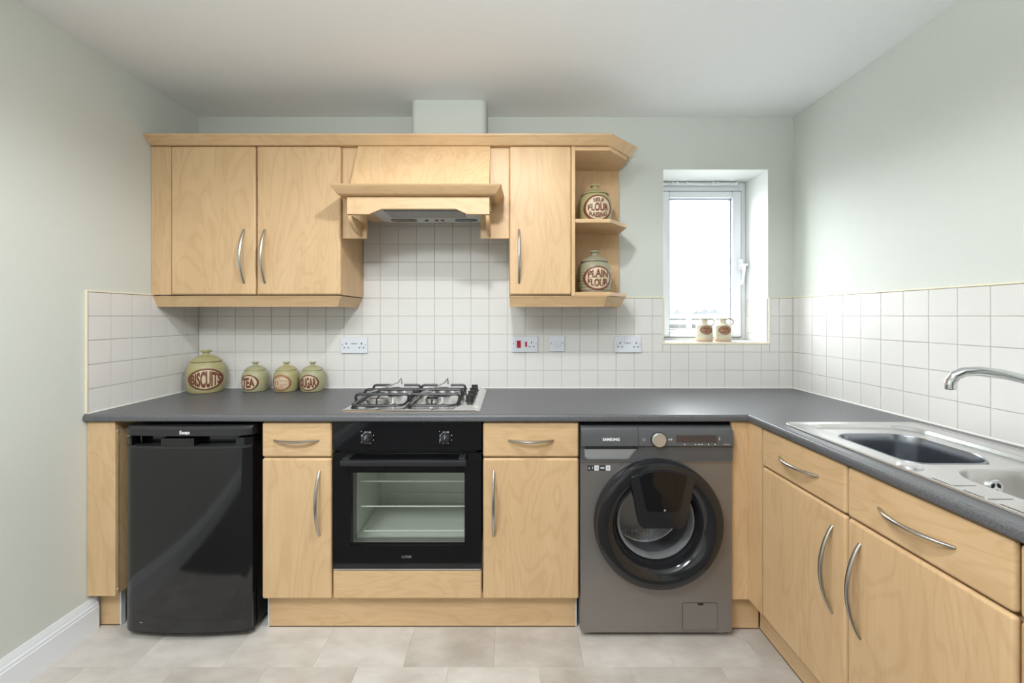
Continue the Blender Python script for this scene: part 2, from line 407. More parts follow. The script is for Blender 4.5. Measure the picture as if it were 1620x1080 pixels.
def tiles_wall():
    # grout beds
    b = MB(); q = 0.0030
    b.box(XL, WX0, YB-q, YB-0.0002, ZT-0.02, ZTOP); b.box(WX1, XR, YB-q, YB-0.0002, ZT-0.02, ZTOP); b.box(WX0, WX1, YB-q, YB-0.0002, ZT-0.02, WZ0-0.001)
    b.box(-0.80, 0.0, YB-q, YB-0.0002, ZTOP, ZTOP+5*TV)
    P('grout', b, 'grout', wall_back)
    P('grout', MB().box(XL+0.0002, XL+q, 1.63, YB-0.008, ZT-0.02, ZTOP), 'grout', wall_left)
    P('grout', MB().box(XR-q, XR-0.0002, 0.45, YB-0.008, ZT-0.02, ZTOP), 'grout', wall_right)
    for r in range(10):
        z0 = ZT+r*TV; z1 = z0+TV
        for k in range(-9, 26):
            a0 = -0.902+k*TP; a1 = a0+TP
            a0, a1 = max(a0, XL+0.007), min(a1, XR-0.007)
            if r >= 5:
                a0, a1 = max(a0, -0.797), min(a1, -0.004)
                wtile(wall_back, 'y', a0, a1, z0, z1, YB, -1); continue
            if z1 <= WZ0+0.003: wtile(wall_back, 'y', a0, a1, z0, min(z1, WZ0-0.004), YB, -1); continue
            lo, hi = WX0-0.005, WX1+0.005
            if a1 <= lo or a0 >= hi: wtile(wall_back, 'y', a0, a1, z0, z1, YB, -1); continue
            if a0 < lo: wtile(wall_back, 'y', a0, lo, z0, z1, YB, -1)
            if a1 > hi: wtile(wall_back, 'y', hi, a1, z0, z1, YB, -1)
            if z0 < WZ0-0.01: wtile(wall_back, 'y', max(a0, lo), min(a1, hi), z0, WZ0-0.004, YB, -1)
        if r < 5:
            for k in range(0, 7):
                a1 = 2.212-k*0.0965; a0 = max(a1-0.0965, 1.634); wtile(wall_left, 'x', a0, a1, z0, z1, XL, 1)
            wtile(wall_right, 'x', 2.172, YB-0.007, z0, z1, XR, -1)
            for k in range(0, 18):
                a1 = 2.172-k*0.0965; wtile(wall_right, 'x', a1-0.0965, a1, z0, z1, XR, -1)
    # cream edge trims
    b = MB(); b.box(XL+0.001, -0.80, YB-0.0085, YB-0.0003, ZTOP, ZTOP+0.006, 0.002); b.box(-0.001, WX0, YB-0.0085, YB-0.0003, ZTOP, ZTOP+0.006, 0.002); b.box(WX1, XR, YB-0.0085, YB-0.0003, ZTOP, ZTOP+0.006, 0.002)
    b.box(WX0-0.006, WX0, YB-0.0085, YB-0.0003, WZ0-0.004, ZTOP+0.006, 0.002); b.box(WX1, WX1+0.006, YB-0.0085, YB-0.0003, WZ0-0.004, ZTOP+0.006, 0.002)
    b.box(WX0-0.006, WX1+0.006, YB-0.0095, YB-0.0003, WZ0-0.005, WZ0+0.004, 0.002)
    P('tile_trim', b, 'tile_trim', wall_back)
    b = MB(); b.box(XL+0.0003, XL+0.009, 1.624, YB-0.009, ZTOP, ZTOP+0.006, 0.002); b.box(XL+0.0003, XL+0.009, 1.624, 1.632, ZT+0.001, ZTOP+0.004, 0.002)
    P('tile_trim', b, 'tile_trim', wall_left)
    P('tile_trim', MB().box(XR-0.009, XR-0.0003, 0.45, YB-0.009, ZTOP, ZTOP+0.006, 0.002), 'tile_trim', wall_right)
    # tiles lining the window recess
    for sx, xx in ((-1, WX1-0.002), (1, WX0+0.002)):
        for z0, z1 in ((WZ0+0.008, ZT+3*TV), (ZT+3*TV, ZT+4*TV), (ZT+4*TV, ZTOP)):
            for a0, a1 in ((YB+0.001, YB+0.0995), (YB+0.0995, YB+0.198)): wtile(wall_back, 'x', a0, a1, z0, z1, xx, sx)
    for k in range(6):
        o = P('sill_tile', MB().box(WX0+0.009+k*0.0925, WX0+0.009+(k+1)*0.0925-0.0015, YB-0.001, YB+0.198, WZ0+0.0022, WZ0+0.008, 0.0015, 2), 'tile_white', wall_back)
    P('corner_grout', MB().box(XL+0.004, XL+0.0075, YB-0.0078, YB-0.004, ZT, ZTOP), 'grout', wall_left); P('corner_grout', MB().box(XR-0.0075, XR-0.004, YB-0.0078, YB-0.004, ZT, ZTOP), 'grout', wall_right)
    # sealant bead between worktop and tiles
    P('sealant_bead', MB().tube([(XL+0.009, YB-0.0075, 0.8865), (XR-0.009, YB-0.0075, 0.8865)], 0.0035, 6), 'sealant', wall_back)
    P('sealant_bead', MB().tube([(XR-0.0075, YB-0.009, 0.8865), (XR-0.0075, 0.45, 0.8865)], 0.0035, 6), 'sealant', wall_right)
    P('sealant_bead', MB().tube([(XL+0.0075, 1.63, 0.8865), (XL+0.0075, YB-0.009, 0.8865)], 0.003, 6), 'sealant', wall_left)
tiles_wall()

# skirting board on the left wall
b = MB(); pr = [(0, 0), (0.016, 0), (0.016, 0.092), (0.0135, 0.096), (0.0135, 0.104), (0.010, 0.110), (0.0085, 0.120), (0.005, 0.128), (0.004, 0.135), (0, 0.135)]
b.loft([[(XL+0.0005+p[0], y, p[1]) for p in pr] for y in (YF, 1.668)], True, True, True)
SM('baseboard_left', b, 'white_gloss', angle=20)

# boxed-in extractor duct
b = MB(); b.prism([(-0.4975, YB-0.0005)]+[(-0.4975+0.03-0.03*math.cos(t), 2.044+0.03-0.03*math.sin(t)) for t in [PI/2*i/6 for i in range(7)]]+[(-0.12-0.03+0.03*math.sin(t), 2.044+0.03-0.03*math.cos(t)) for t in [PI/2*i/6 for i in range(7)]]+[(-0.12, YB-0.0005)], 'z', 2.092, ZC-0.0005)
o = SM('duct_boxing', b, 'wall_paint')
o['label'] = 'painted duct box with rounded corners above the cooker hood'

# window
win = SE('window_1')
def window():
    fy = 2.423; x0, x1, z0, z1 = WX0+0.0025, WX1-0.0025, WZ0+0.003, WZ1-0.0025
    def ring(x0, x1, z0, z1, wl, wr, wb_, wt, y0, y1, bev=0.004):
        b = MB(); b.box(x0, x0+wl, y0, y1, z0, z1, bev); b.box(x1-wr, x1, y0, y1, z0, z1, bev); b.box(x0+wl, x1-wr, y0, y1, z0, z0+wb_, bev); b.box(x0+wl, x1-wr, y0, y1, z1-wt, z1, bev); return b
    P('window_frame', ring(x0, x1, z0, z1, 0.040, 0.040, 0.030, 0.062, fy+0.004, fy+0.07), 'upvc', win)
    P('gasket', ring(x0+0.028, x1-0.028, z0+0.018, z1-0.052, 0.006, 0.0075, 0.006, 0.006, fy+0.000, fy+0.006, 0.0), 'gasket', win)
    sx0, sx1, sz0, sz1 = x0+0.032, x1-0.0345, z0+0.022, z1-0.058
    sash = P('sash', ring(sx0, sx1, sz0, sz1, 0.074, 0.052, 0.040, 0.038, fy-0.012, fy+0.05, 0.006), 'upvc', win)
    gx0, gx1, gz0, gz1 = sx0+0.074, sx1-0.052, sz0+0.040, sz1-0.038
    b = MB(); b.box(gx0, gx0+0.012, fy+0.006, fy+0.03, gz0, gz1, 0.003); b.box(gx1-0.008, gx1, fy+0.006, fy+0.03, gz0, gz1, 0.003); b.box(gx0, gx1, fy+0.006, fy+0.03, gz1-0.008, gz1, 0.003); b.box(gx0, gx1, fy+0.006, fy+0.03, gz0, gz0+0.008, 0.003)
    P('glazing_bead', b, 'bead_blue', sash)
    P('pane', MB().box(gx0-0.004, gx1+0.004, fy+0.031, fy+0.035, gz0-0.004, gz1+0.004), 'window_glass', win)
    h = P('handle', MB().box(1.347, 1.373, fy-0.024, fy-0.0125, 1.547, 1.612, 0.004), 'upvc', win)
    b = MB(); b.lathe([(0.0105, 0), (0.0115, -0.008), (0.011, -0.022), (0.0, -0.026)], (1.362, fy-0.024, 1.575), 'y', 16)
    b.tube([(1.362, fy-0.043, 1.58), (1.364, fy-0.046, 1.555), (1.363, fy-0.047, 1.53), (1.357, fy-0.047, 1.50), (1.352, fy-0.046, 1.462)], [0.010, 0.0095, 0.008, 0.007, 0.0065], 10)
    P('lever', b, 'upvc', h)
    P('lock_button', MB().lathe([(0.0, -0.024), (0.008, -0.022), (0.0115, -0.012), (0.009, 0.0)], (1.386, fy-0.016, 1.577), 'y', 14), 'upvc', h)
    b = MB(); b.tube([(x0, fy-0.010, 2.058), (1.345, fy-0.010, 2.058)], 0.0095, 10)
    for xx in (0.96, 0.985, 1.045, 1.20, 1.225, 1.335): b.box(xx-0.008, xx+0.008, fy-0.022, fy-0.002, 2.048, 2.071, 0.004)
    P('blind_rail', b, 'upvc', win, label='white blind headrail with fixing clips')
window()

# ------------------------------------------------------------------ outside, far beyond the pane
SM('ground', MB().box(-60, 90, 2.8, 160, -0.30, -0.20), 'outside_ground')
def outside():
    f = E('garden_fence', 'white rail fence seen through the window behind the small bottles', 'fence', (3.6, 8.0, -0.2))
    for k in range(7):
        x = 2.55+k*0.48; P('post', MB().box(x-0.04, x+0.04, 7.96, 8.04, -0.2, 1.33, 0.01), 'outside_white', f)
    for z in (1.28, 1.16, 0.9): P('rail', MB().box(2.4, 5.6, 7.93, 7.96, z-0.04, z+0.03, 0.008), 'outside_white', f)
    h = E('house', 'pale far house with grey hipped roof seen through the window', 'house', (23.5, 45, -0.2))
    b = MB(); b.box(19.5, 29, 42, 50, -0.2, 1.55); P('wall', b, 'outside_white', h)
    b = MB(); b.loft([[(19.2, 41.7, 1.55), (29.3, 41.7, 1.55), (29.3, 50.3, 1.55), (19.2, 50.3, 1.55)], [(21.8, 45.9, 2.75), (26.8, 45.9, 2.75), (26.8, 46.1, 2.75), (21.8, 46.1, 2.75)]], True, True, True); P('roof', b, 'outside_roof', h)
    for xx in (20.6, 22.9, 25.2): P('window', MB().box(xx, xx+0.9, 41.95, 42.0, 0.4, 1.2), 'outside_roof', h)
    hd = MB(); r = random.Random(3)
    for k in range(26):
        x = 7+k*0.5; rr = r.uniform(0.35, 0.6); hd.lathe([(0.02, 1.30+rr*0.6), (rr*0.7, 1.15+rr*0.4), (rr, 0.7), (rr*0.8, -0.2)], (x, 20+r.uniform(-.5, .5), 0), 'z', 7)
    o = P('hedge', hd, 'outside_hedge'); tag(o, 'low pale hedge beyond the white fence outside the window', 'hedge'); o['kind'] = 'stuff'
outside()

# ------------------------------------------------------------------ worktop
def worktop():
    t = E('worktop', 'dark grey speckled L-shaped laminate kitchen worktop with rounded edge', 'worktop', (-0.2, 1.9, 0.885))
    zt, zb = 0.885, 0.857; fy, fx = 1.617, 0.943; xl, xr, yb, ye = XL+0.001, XR-0.0075, YB-0.0075, 0.36
    nr = 0.012
    prof = [(0.055, zb), (0.004, zb), (0.001, zb+0.003), (0.0, zb+0.007)]+[(nr-nr*math.cos(a), zt-nr+nr*math.sin(a)) for a in [PI/2*i/5 for i in range(6)]]
    prof.append((0.03, zt))
    b = MB(); L1 = [(xl, fy+o, z) for o, z in prof]; L2 = [(fx+o, fy+o, z) for o, z in prof]; L3 = [(fx+o, ye, z) for o, z in prof]
    b.loft([L1, L2, L3], False)
    i = 0.03
    def rect(x0, x1, y0, y1, z): b.poly([(x0, y0, z), (x1, y0, z), (x1, y1, z), (x0, y1, z)])
    sx0, sx1, sy0, sy1 = 1.03, 1.44, 0.62, 1.465     # cut-out for the sink
    rect(xl, fx+i, fy+i, yb, zt); rect(fx+i, xr, sy1, yb, zt)
    rect(fx+i, sx0, ye, sy1, zt); rect(sx1, xr, ye, sy1, zt); rect(sx0, sx1, ye, sy0, zt)
    j = 0.055
    rect(xl, fx+j, fy+j, yb, zb); rect(fx+j, xr, sy1, yb, zb); rect(fx+j, sx0, ye, sy1, zb); rect(sx1, xr, ye, sy1, zb); rect(sx0, sx1, ye, sy0, zb)
    for x0, x1, y0, y1 in ((sx0, sx0, sy0, sy1), (sx1, sx1, sy0, sy1)): b.poly([(x0, y0, zb), (x0, y1, zb), (x0, y1, zt), (x0, y0, zt)])
    for yy in (sy0, sy1): b.poly([(sx0, yy, zb), (sx1, yy, zb), (sx1, yy, zt), (sx0, yy, zt)])
    b.poly([(xl, fy+0.004, zb), (xl, yb, zb), (xl, yb, zt), (xl, fy+0.012, zt)]); b.poly([(fx+0.004, ye, zb), (xr, ye, zb), (xr, ye, zt), (fx+0.012, ye, zt)])
    b.poly([(xl, yb, zb), (xr, yb, zb), (xr, yb, zt), (xl, yb, zt)]); b.poly([(xr, ye, zb), (xr, yb, zb), (xr, yb, zt), (xr, ye, zt)])
    P('slab', b, 'worktop', t)
worktop()

# ------------------------------------------------------------------ cabinets
def bow(p0, p1, out, n=14):
    """bow handle from p0 to p1 bulging towards out (vector)"""
    p0, p1, out = Vector(p0), Vector(p1), Vector(out); pts = []; rad = []
    for k in range(n+1):
        t = k/n; s = math.sin(PI*t); pts.append(p0.lerp(p1, t)+out*(s**0.8 if 0 < t < 1 else 0)); rad.append(0.0038+0.0016*s)
    b = MB(); b.tube(pts, rad, 10, flat=(1.0, 1.25)); return b
def front(x0, x1, z0, z1, y=0.0, th=0.020, bev=0.009):
    return MB().box(x0, x1, y, y+th, z0, z1, bev, 3)
def base_unit(label, loc, rz, w_, side, zs=0.853):
    """base cabinet in its own frame: front at y=0, x 0..w"""
    t = E('base_cabinet', label, 'cabinet', loc, rz)
    g = 0.002; z0, z1 = 0.142, 0.853
    b = MB(); b.box(g, 0.018, 0.0215, 0.545, z0, zs); b.box(w_-0.018, w_-g, 0.0215, 0.545, z0, zs); b.box(0.018, w_-0.018, 0.0215, 0.545, z0, z0+0.018); b.box(0.018, w_-0.018, 0.537, 0.545, z0+0.018, zs); b.box(0.018, w_-0.018, 0.0215, 0.04, 0.70, 0.715); b.box(0.018, w_-0.018, 0.0215, 0.04, z1-0.02, z1)
    P('carcass', b, 'wood_v', t, local=True)
    d = P('drawer_front', front(g, w_-g, 0.711, 0.851), 'wood_h', t, local=True)
    P('handle', bow((w_/2-0.09, 0, 0.78), (w_/2+0.09, 0, 0.78), (0, -0.03, 0)), 'nickel', d, local=True, label='satin metal bow handle')
    d = P('door', front(g, w_-g, z0, 0.706), 'wood_v', t, local=True)
    hx = w_-0.05 if side > 0 else 0.045
    P('handle', bow((hx, 0, 0.397), (hx, 0, 0.656), (0, -0.036, 0)), 'nickel', d, local=True, label='satin metal bow handle')
    return t
DY = 1.633
base_unit('narrow maple base cabinet between the black fridge and the oven', (-0.997, DY, 0), 0, 0.283, 1)
base_unit('maple base cabinet between the oven and the washing machine', (-0.111, DY, 0), 0, 0.389, -1)
DX = 0.955
base_unit('maple base cabinet next to the corner post, under the far end of the sink', (DX, 1.548, 0), -PI/2, 0.389, 1, 0.70)
base_unit('second maple base cabinet from the corner, under the small sink bowl', (DX, 1.158, 0), -PI/2, 0.388, -1, 0.70)
base_unit('maple base cabinet cut off by the right edge, nearest the camera', (DX, 0.768, 0), -PI/2, 0.388, 1)

t = E('corner_post', 'maple corner post panels between the washing machine and sink run', 'panel', (DX, DY, 0.142))
P('panel', MB().box(0.888, DX-0.0005, DY, DY+0.018, 0.142, 0.853, 0.001), 'wood_v', t)
P('panel', MB().box(DX, DX+0.018, 1.5505, DY+0.016, 0.142, 0.853, 0.002), 'wood_v', t)
t = E('filler_box', 'maple filler box between the left wall and the black fridge', 'panel', (-1.64, DY, 0.154))
P('panel', MB().box(XL+0.001, -1.582, DY, DY+0.018, 0.154, 0.853, 0.003), 'wood_v', t)
P('side_panel', MB().box(-1.602, -1.584, DY+0.0185, 2.18, 0.154, 0.853, 0.001), 'wood_v', t)
for z in (0.815, 0.178): P('screw_cap', MB().lathe([(0.004, 0), (0.0045, 0.002), (0, 0.003)], (-1.5838, DY+0.010, z), 'x', 10), 'print_white', t)
def plinth(label, x0, x1, y0, y1, ends, axis='x'):
    t = E('plinth', label, 'plinth', ((x0+x1)/2, (y0+y1)/2, 0))
    P('board', MB().box(x0, x1, y0, y1, 0.0025, 0.140, 0.0008, 1), 'wood_h' if axis == 'x' else 'wood_d', t)
    if axis == 'x':
        for s in ends: P('end_strip', MB().box(x0-0.006 if s < 0 else x1, x0 if s < 0 else x1+0.006, y0-0.001, y1, 0.0025, 0.140), 'plinth_edge', t, label='grey plastic edging')
        P('brown_line', MB().box(x0, x1, y0-0.0012, y0-0.0002, 0.0008, 0.004), 'brown_edge', t)  # thin dark brown strip along the foot of the board
    else: P('brown_line', MB().box(x0-0.0012, x0-0.0002, y0, y1, 0.0008, 0.005), 'brown_edge', t)
    return t
plinth('long maple plinth board under the oven and its two cabinets', -0.989, 0.268, 1.676, 1.694, (-1, 1))
plinth('short maple plinth piece under the filler box by the left wall', -1.692, -1.612, 1.685, 1.703, (1,))
plinth('short maple plinth piece in the corner right of the washing machine', 0.888, 1.015, 1.665, 1.683, ())
plinth('maple plinth board running along the floor under the sink cabinets', 1.0185, 1.036, 0.37, 1.663, (), 'y')
t = E('oven_housing', 'maple lower panel fixed below the built in oven', 'panel', (-0.416, DY, 0.142))
P('panel', front(-0.711, -0.1140, 0.142, 0.258, DY), 'wood_h', t)
P('shelf', MB().box(-0.711, -0.1135, DY+0.024, 2.15, 0.236, 0.254), 'wood_h', t)

# wall cabinets
UY = 1.92; UZ0, UZ1 = 1.377, 2.077
def wall_cab(label, x0, x1, doors, cx0=None):
    t = E('wall_cabinet', label, 'cabinet', ((x0+x1)/2, UY, UZ0))
    b = MB(); b.box(x0, x0+0.018, UY+0.0215, YB-0.0075, UZ0, 2.079); b.box(x1-0.018, x1, UY+0.0215, YB-0.0075, UZ0, 2.079)
    b.box(x0+0.018, x1-0.018, UY+0.0215, YB-0.0075, UZ0, UZ0+0.018); b.box(x0+0.018, x1-0.018, UY+0.0215, YB-0.0075, 2.061, 2.079); b.box(x0+0.018, x1-0.018, YB-0.02, YB-0.0075, UZ0+0.018, 2.061)
    P('carcass', b, 'wood_v', t)
    for a0, a1, hx in doors:
        d = P('door', front(a0, a1, UZ0, UZ1, UY), 'wood_v', t)
        P('handle', bow((hx, UY, 1.431), (hx, UY, 1.684), (0, -0.036, 0)), 'nickel', d, label='satin metal bow handle')
    return t
t = wall_cab('maple double wall cabinet between the left wall and the cooker hood', -1.60, -0.7985, ((-1.598, -1.2, -1.253), (-1.194, -0.7985, -1.155)))
P('filler', MB().box(XL+0.001, -1.601, UY+0.006, UY+0.024, UZ0, UZ1, 0.002), 'wood_v', t)
wall_cab('single-door maple wall cabinet between the hood and open end shelves', -0.003, 0.2885, ((-0.002, 0.288, 0.042),))

t = E('end_shelf_unit', 'open maple end shelves with cut-off corner holding two flour jars', 'shelf', (0.44, 1.95, 1.372))
P('side_panel', MB().box(0.2895, 0.307, 1.925, YB-0.0085, 1.372, 2.078, 0.001), 'wood_v', t)
P('back_panel', MB().box(0.3075, 0.588, YB-0.016, YB-0.0085, 1.372, 2.078), 'wood_v', t)
SHP = [(0.3075, 1.93), (0.474, 1.93), (0.586, 2.05), (0.588, YB-0.0165), (0.3075, YB-0.0165)]
for z0, z1 in ((1.372, 1.390), (1.719, 1.737), (2.060, 2.078)): P('shelf', MB().prism(SHP, 'z', z0, z1, 0.001, 1), 'wood_h', t)

def moulding(name, label, cat, path, prof, mat='wood_h', parent=None, close0=True):
    """prof (outward offset, z); path plan points with their outward mitre directions"""
    b = MB(); b.loft([[(p[0]+d[0]*o, p[1]+d[1]*o, z) for o, z in prof] for p, d in path], True, True, True)
    return b
k45 = math.tan(math.radians(22.5))
cor = [(0.0, 2.0795), (0.004, 2.0795), (0.012, 2.088), (0.028, 2.108), (0.034, 2.112), (0.036, 2.12), (-0.03, 2.12), (-0.03, 2.0795)]
dn = (math.sin(math.radians(47)), -math.cos(math.radians(47)))
b = moulding('cornice', '', '', [((XL+0.001, UY), (0, -1)), ((0.455, UY), (0.42, -1)), ((0.602, 2.062), (1.0, -0.60)), ((0.602, YB-0.001), (1.0, 0))], cor)
o = P('cornice', b, 'wood_h'); tag(o, 'long maple cornice along the top of all the wall cabinets', 'cornice')

def pelmet(label, path):
    prof = [(0.0, 1.3710), (0.0, 1.369), (-0.010, 1.355), (-0.022, 1.328), (-0.024, 1.321), (-0.042, 1.321), (-0.042, 1.3710)]
    b = moulding('', '', '', path, prof); o = P('light_pelmet', b, 'wood_h'); tag(o, label, 'pelmet')
pelmet('maple pelmet strip below the double wall cabinet on the left', [((XL+0.001, UY+0.008), (0, -1)), ((-0.80, UY+0.008), (1.0, -1)), ((-0.80, YB-0.008), (1.0, 0))])
pelmet('maple pelmet strip below the single wall cabinet and end shelves', [((-0.002, UY+0.008), (0, -1)), ((0.458, UY+0.008), (0.42, -1)), ((0.584, 2.06), (1.0, -0.5)), ((0.586, YB-0.008), (1.0, 0))])

# cooker hood
def hood():
    t = E('cooker_hood', 'maple canopy cooker hood with shelf moulding above the hob', 'cooker hood', (-0.406, 1.9, 1.72))
    P('side_panel', MB().box(-0.797, -0.684, 1.940, 1.958, 1.646, 2.078, 0.001), 'wood_v', t)
    P('side_panel', MB().box(-0.140, -0.005, 1.940, 1.958, 1.646, 2.078, 0.001), 'wood_v', t)
    x0, x1 = -0.718, -0.094
    b = MB(); b.prism([(1.802, 1.800), (1.924, 2.079), (1.9395, 2.079), (1.9395, 1.800)], 'x', x0, x1, 0.001, 1); P('canopy_panel', b, 'wood_v', t)
    prof = [(0.0, 1.806), (0.008, 1.806), (0.018, 1.812), (0.030, 1.828), (0.040, 1.836), (0.044, 1.845), (-0.02, 1.845), (-0.02, 1.806)]
    b = moulding('', '', '', [((-0.744, 1.9395), (-1, 0)), ((-0.744, 1.793), (-0.75, -1)), ((-0.072, 1.793), (0.75, -1)), ((-0.072, 1.9395), (1, 0))], prof); P('shelf_moulding', b, 'wood_h', t)
    pts = [(-0.721, 1.804), (-0.721, 1.726), (-0.625, 1.726), (-0.568, 1.7495), (-0.240, 1.7495), (-0.190, 1.727), (-0.091, 1.726), (-0.091, 1.804)]
    P('front_board', MB().prism(pts, 'y', 1.800, 1.818, 0.001, 1), 'wood_h', t)
    P('base_board', MB().box(x0, x1, 1.8185, 2.11, 1.764, 1.780), 'wood_h', t)
    for xx in (x0, x1-0.016): P('canopy_side', MB().box(xx, xx+0.016, 1.9585, YB-0.0085, 1.785, 2.078), 'wood_v', t)
    for xx in (-0.720, -0.108):
        pr = [(1.9395, 1.724), (1.806, 1.724)]
        for k in range(9):
            a = PI/2*k/8; pr.append((1.806+0.115*(1-math.cos(a))+0.002*k, 1.718-0.060*math.sin(a)))
        pr += [(1.9395, 1.655)]
        P('bracket', MB().prism(pr, 'x', xx, xx+0.016, 0.002, 1), 'wood_v', t, label='curved support bracket')
    pl = P('extractor_plate', MB().prism(rrect(-0.640, -0.135, 1.822, 2.095, 0.045), 'z', 1.756, 1.7635, 0.002, 2), 'hood_plate', t)
    P('filter_grille', MB().box(-0.575, -0.215, 1.850, 1.985, 1.7535, 1.7558), 'hood_slot', pl)
    b = MB()
    for k in range(46): 
        x = -0.573+k*0.0078; b.box(x, x+0.0040, 1.852, 1.983, 1.7510, 1.7534)
    P('filter_slats', b, 'hood_plate', pl, stuff=True)
    P('lamp_cover', MB().prism(rrect(-0.595, -0.465, 2.015, 2.062, 0.02), 'z', 1.752, 1.7558, 0.001, 1), 'lens_brown', pl, label='dark brown lamp cover')
    P('lamp_cover', MB().prism(rrect(-0.275, -0.165, 2.015, 2.062, 0.02), 'z', 1.752, 1.7558, 0.001, 1), 'lens_blue', pl, label='blue grey lamp cover')
    for xx in (-0.425, -0.375, -0.345): P('switch', MB().box(xx, xx+0.016, 2.032, 2.045, 1.752, 1.7558, 0.001, 1), 'hood_slot', pl)
hood()

# ------------------------------------------------------------------ oven
def oven():
    t = E('oven', 'black built in electric oven under the gas hob', 'oven', (-0.4115, DY, 0.262))
    x0, x1 = -0.708, -0.1145; fy = DY-0.004
    P('control_panel', MB().box(x0, x1, fy, fy+0.022, 0.7405, 0.8535, 0.002, 2), 'black_glass', t)
    P('vent_gap', MB().box(x0+0.02, x1-0.02, fy+0.012, fy+0.03, 0.727, 0.7405), 'black_matt', t)
    # door: black glass with a window
    wx0, wx1, wz0, wz1 = -0.638, -0.182, 0.357, 0.651
    outer = rrect(x0, x1, 0.268, 0.730, 0.003, 2); hole = rrect(wx0, wx1, wz0, wz1, 0.003, 2)
    b = MB(); rows = b.holed(outer, [hole], lambda p: (p[0], fy, p[1]))
    b.loft([[(p[0], fy, p[1]) for p in outer], [(p[0], fy+0.022, p[1]) for p in outer]]); b.loft([[(p[0], fy, p[1]) for p in hole], [(p[0], fy+0.03, p[1]) for p in hole]])
    b.holed(outer, [hole], lambda p: (p[0], fy+0.022, p[1])); bmesh.ops.remove_doubles(b.bm, verts=b.bm.verts, dist=1e-5)
    d = P('door', b, 'black_glass', t)
    gx0, gz0 = wx0+0.024, wz0+0.032
    P('window_pane', MB().box(gx0, wx1, fy+0.003, fy+0.005, gz0, wz1), 'oven_glass', d)
    b = MB(); b.box(wx0, gx0, fy+0.003, fy+0.005, wz0, wz1); b.box(gx0, wx1, fy+0.003, fy+0.005, wz0, gz0); P('tinted_border', b, 'oven_glass_grey', d, label='smoked glass border of the oven window')
    b = MB(); hy = 1.578
    b.box(-0.660, -0.170, hy, hy+0.016, 0.694, 0.716, 0.004); b.box(-0.655, -0.628, hy+0.014, fy+0.001, 0.700, 0.722, 0.003); b.box(-0.202, -0.175, hy+0.014, fy+0.001, 0.700, 0.722, 0.003)
    h = P('handle', b, 'black_satin', d)
    P('lettering', flat_text('LOGIK', -0.433, -0.391, 0.310, 0.321, fy-0.0006), 'print_grey', d, label='grey LOGIK lettering')
    P('bottom_strip', MB().box(x0+0.003, x1-0.003, fy-0.001, fy+0.02, 0.2635, 0.2675), 'steel', t)
    # cavity
    cx0, cx1, cz0, cz1, cy0, cy1 = -0.655, -0.165, 0.335, 0.675, fy+0.031, 2.06
    b = MB(); w4 = 0.006
    b.box(cx0-w4, cx0, cy0, cy1, cz0-w4, cz1+w4); b.box(cx1, cx1+w4, cy0, cy1, cz0-w4, cz1+w4); b.box(cx0, cx1, cy0, cy1, cz0-w4, cz0); b.box(cx0, cx1, cy0, cy1, cz1, cz1+w4); b.box(cx0-w4, cx1+w4, cy1, cy1+w4, cz0-w4, cz1+w4)
    P('cavity', b, 'oven_enamel', t, label='grey green enamel oven interior')
    b = MB(); b.box(x0+0.012, cx0-0.008, fy+0.024, 2.1, 0.275, 0.85); b.box(cx1+0.008, x1-0.012, fy+0.024, 2.1, 0.275, 0.85); b.box(x0+0.013, x1-0.013, fy+0.024, 2.1, cz1+0.008, 0.85); b.box(x0+0.013, x1-0.013, fy+0.024, 2.1, 0.275, cz0-0.008)
    P('casing', b, 'black_matt', t)
    for z, q in ((0.592, 0), (0.488, 0), (0.386, 0.012)):
        b = MB(); b.tube([(-0.618+q, cy0+0.03, z), (cx1-0.004-q, cy0+0.03, z)], 0.0032, 6); b.tube([(-0.618+q, cy0+0.03, z), (-0.618+q, cy1-0.02, z)], 0.0012, 5); b.tube([(cx1-0.005-q, cy0+0.03, z), (cx1-0.005-q, cy1-0.02, z)], 0.0012, 5)
        b.tube([(-0.618+q, cy1-0.02, z), (cx1-0.004-q, cy1-0.02, z)], 0.002, 6)
        P('rack', b, 'rack_wire', t)
    P('fan_emblem', MB().lathe([(0.018, 0), (0.018, -0.001)], (-0.405, cy1-0.002, 0.632), 'y', 20), 'rack_wire', t)
    for xx, ang in ((-0.5695, 0.5), (-0.257, 0.2)):
        kn = P('knob', MB().lathe([(0.0205, 0.0), (0.0205, -0.004), (0.0175, -0.008), (0.0165, -0.026), (0.013, -0.028), (0, -0.028)], (xx, fy, 0.7905), 'y', 28), 'black_satin', t)
        b = MB(); b.tube([(xx-0.001, fy-0.0285, 0.7905+0.002), (xx+0.004*math.sin(ang), fy-0.0285, 0.7905+0.014)], 0.0008, 5); P('pointer', b, 'print_white', kn)
        b = MB()
        for k in range(8):
            a = 2*PI*k/8+0.4; b.lathe([(0.0016, 0), (0.0016, -0.0006), (0, -0.0006)], (xx+0.0255*math.cos(a), fy, 0.7905+0.0255*math.sin(a)), 'y', 8)
        n = 40; lo = [(xx+0.0232*math.cos(2*PI*k/n), fy-0.0004, 0.7905+0.0232*math.sin(2*PI*k/n)) for k in range(6, 36)]
        b.tube(lo, 0.00045, 4); b.tube([(xx-0.026, fy-0.0004, 0.7905+0.024), (xx-0.024, fy-0.0004, 0.7905+0.027)], 0.0009, 4); b.tube([(xx-0.024, fy-0.0004, 0.7905-0.014), (xx-0.024, fy-0.0004, 0.7905-0.021)], 0.0007, 4)
        P('dial_marks', b, 'print_white', t, label='white printed dial marks')
oven()

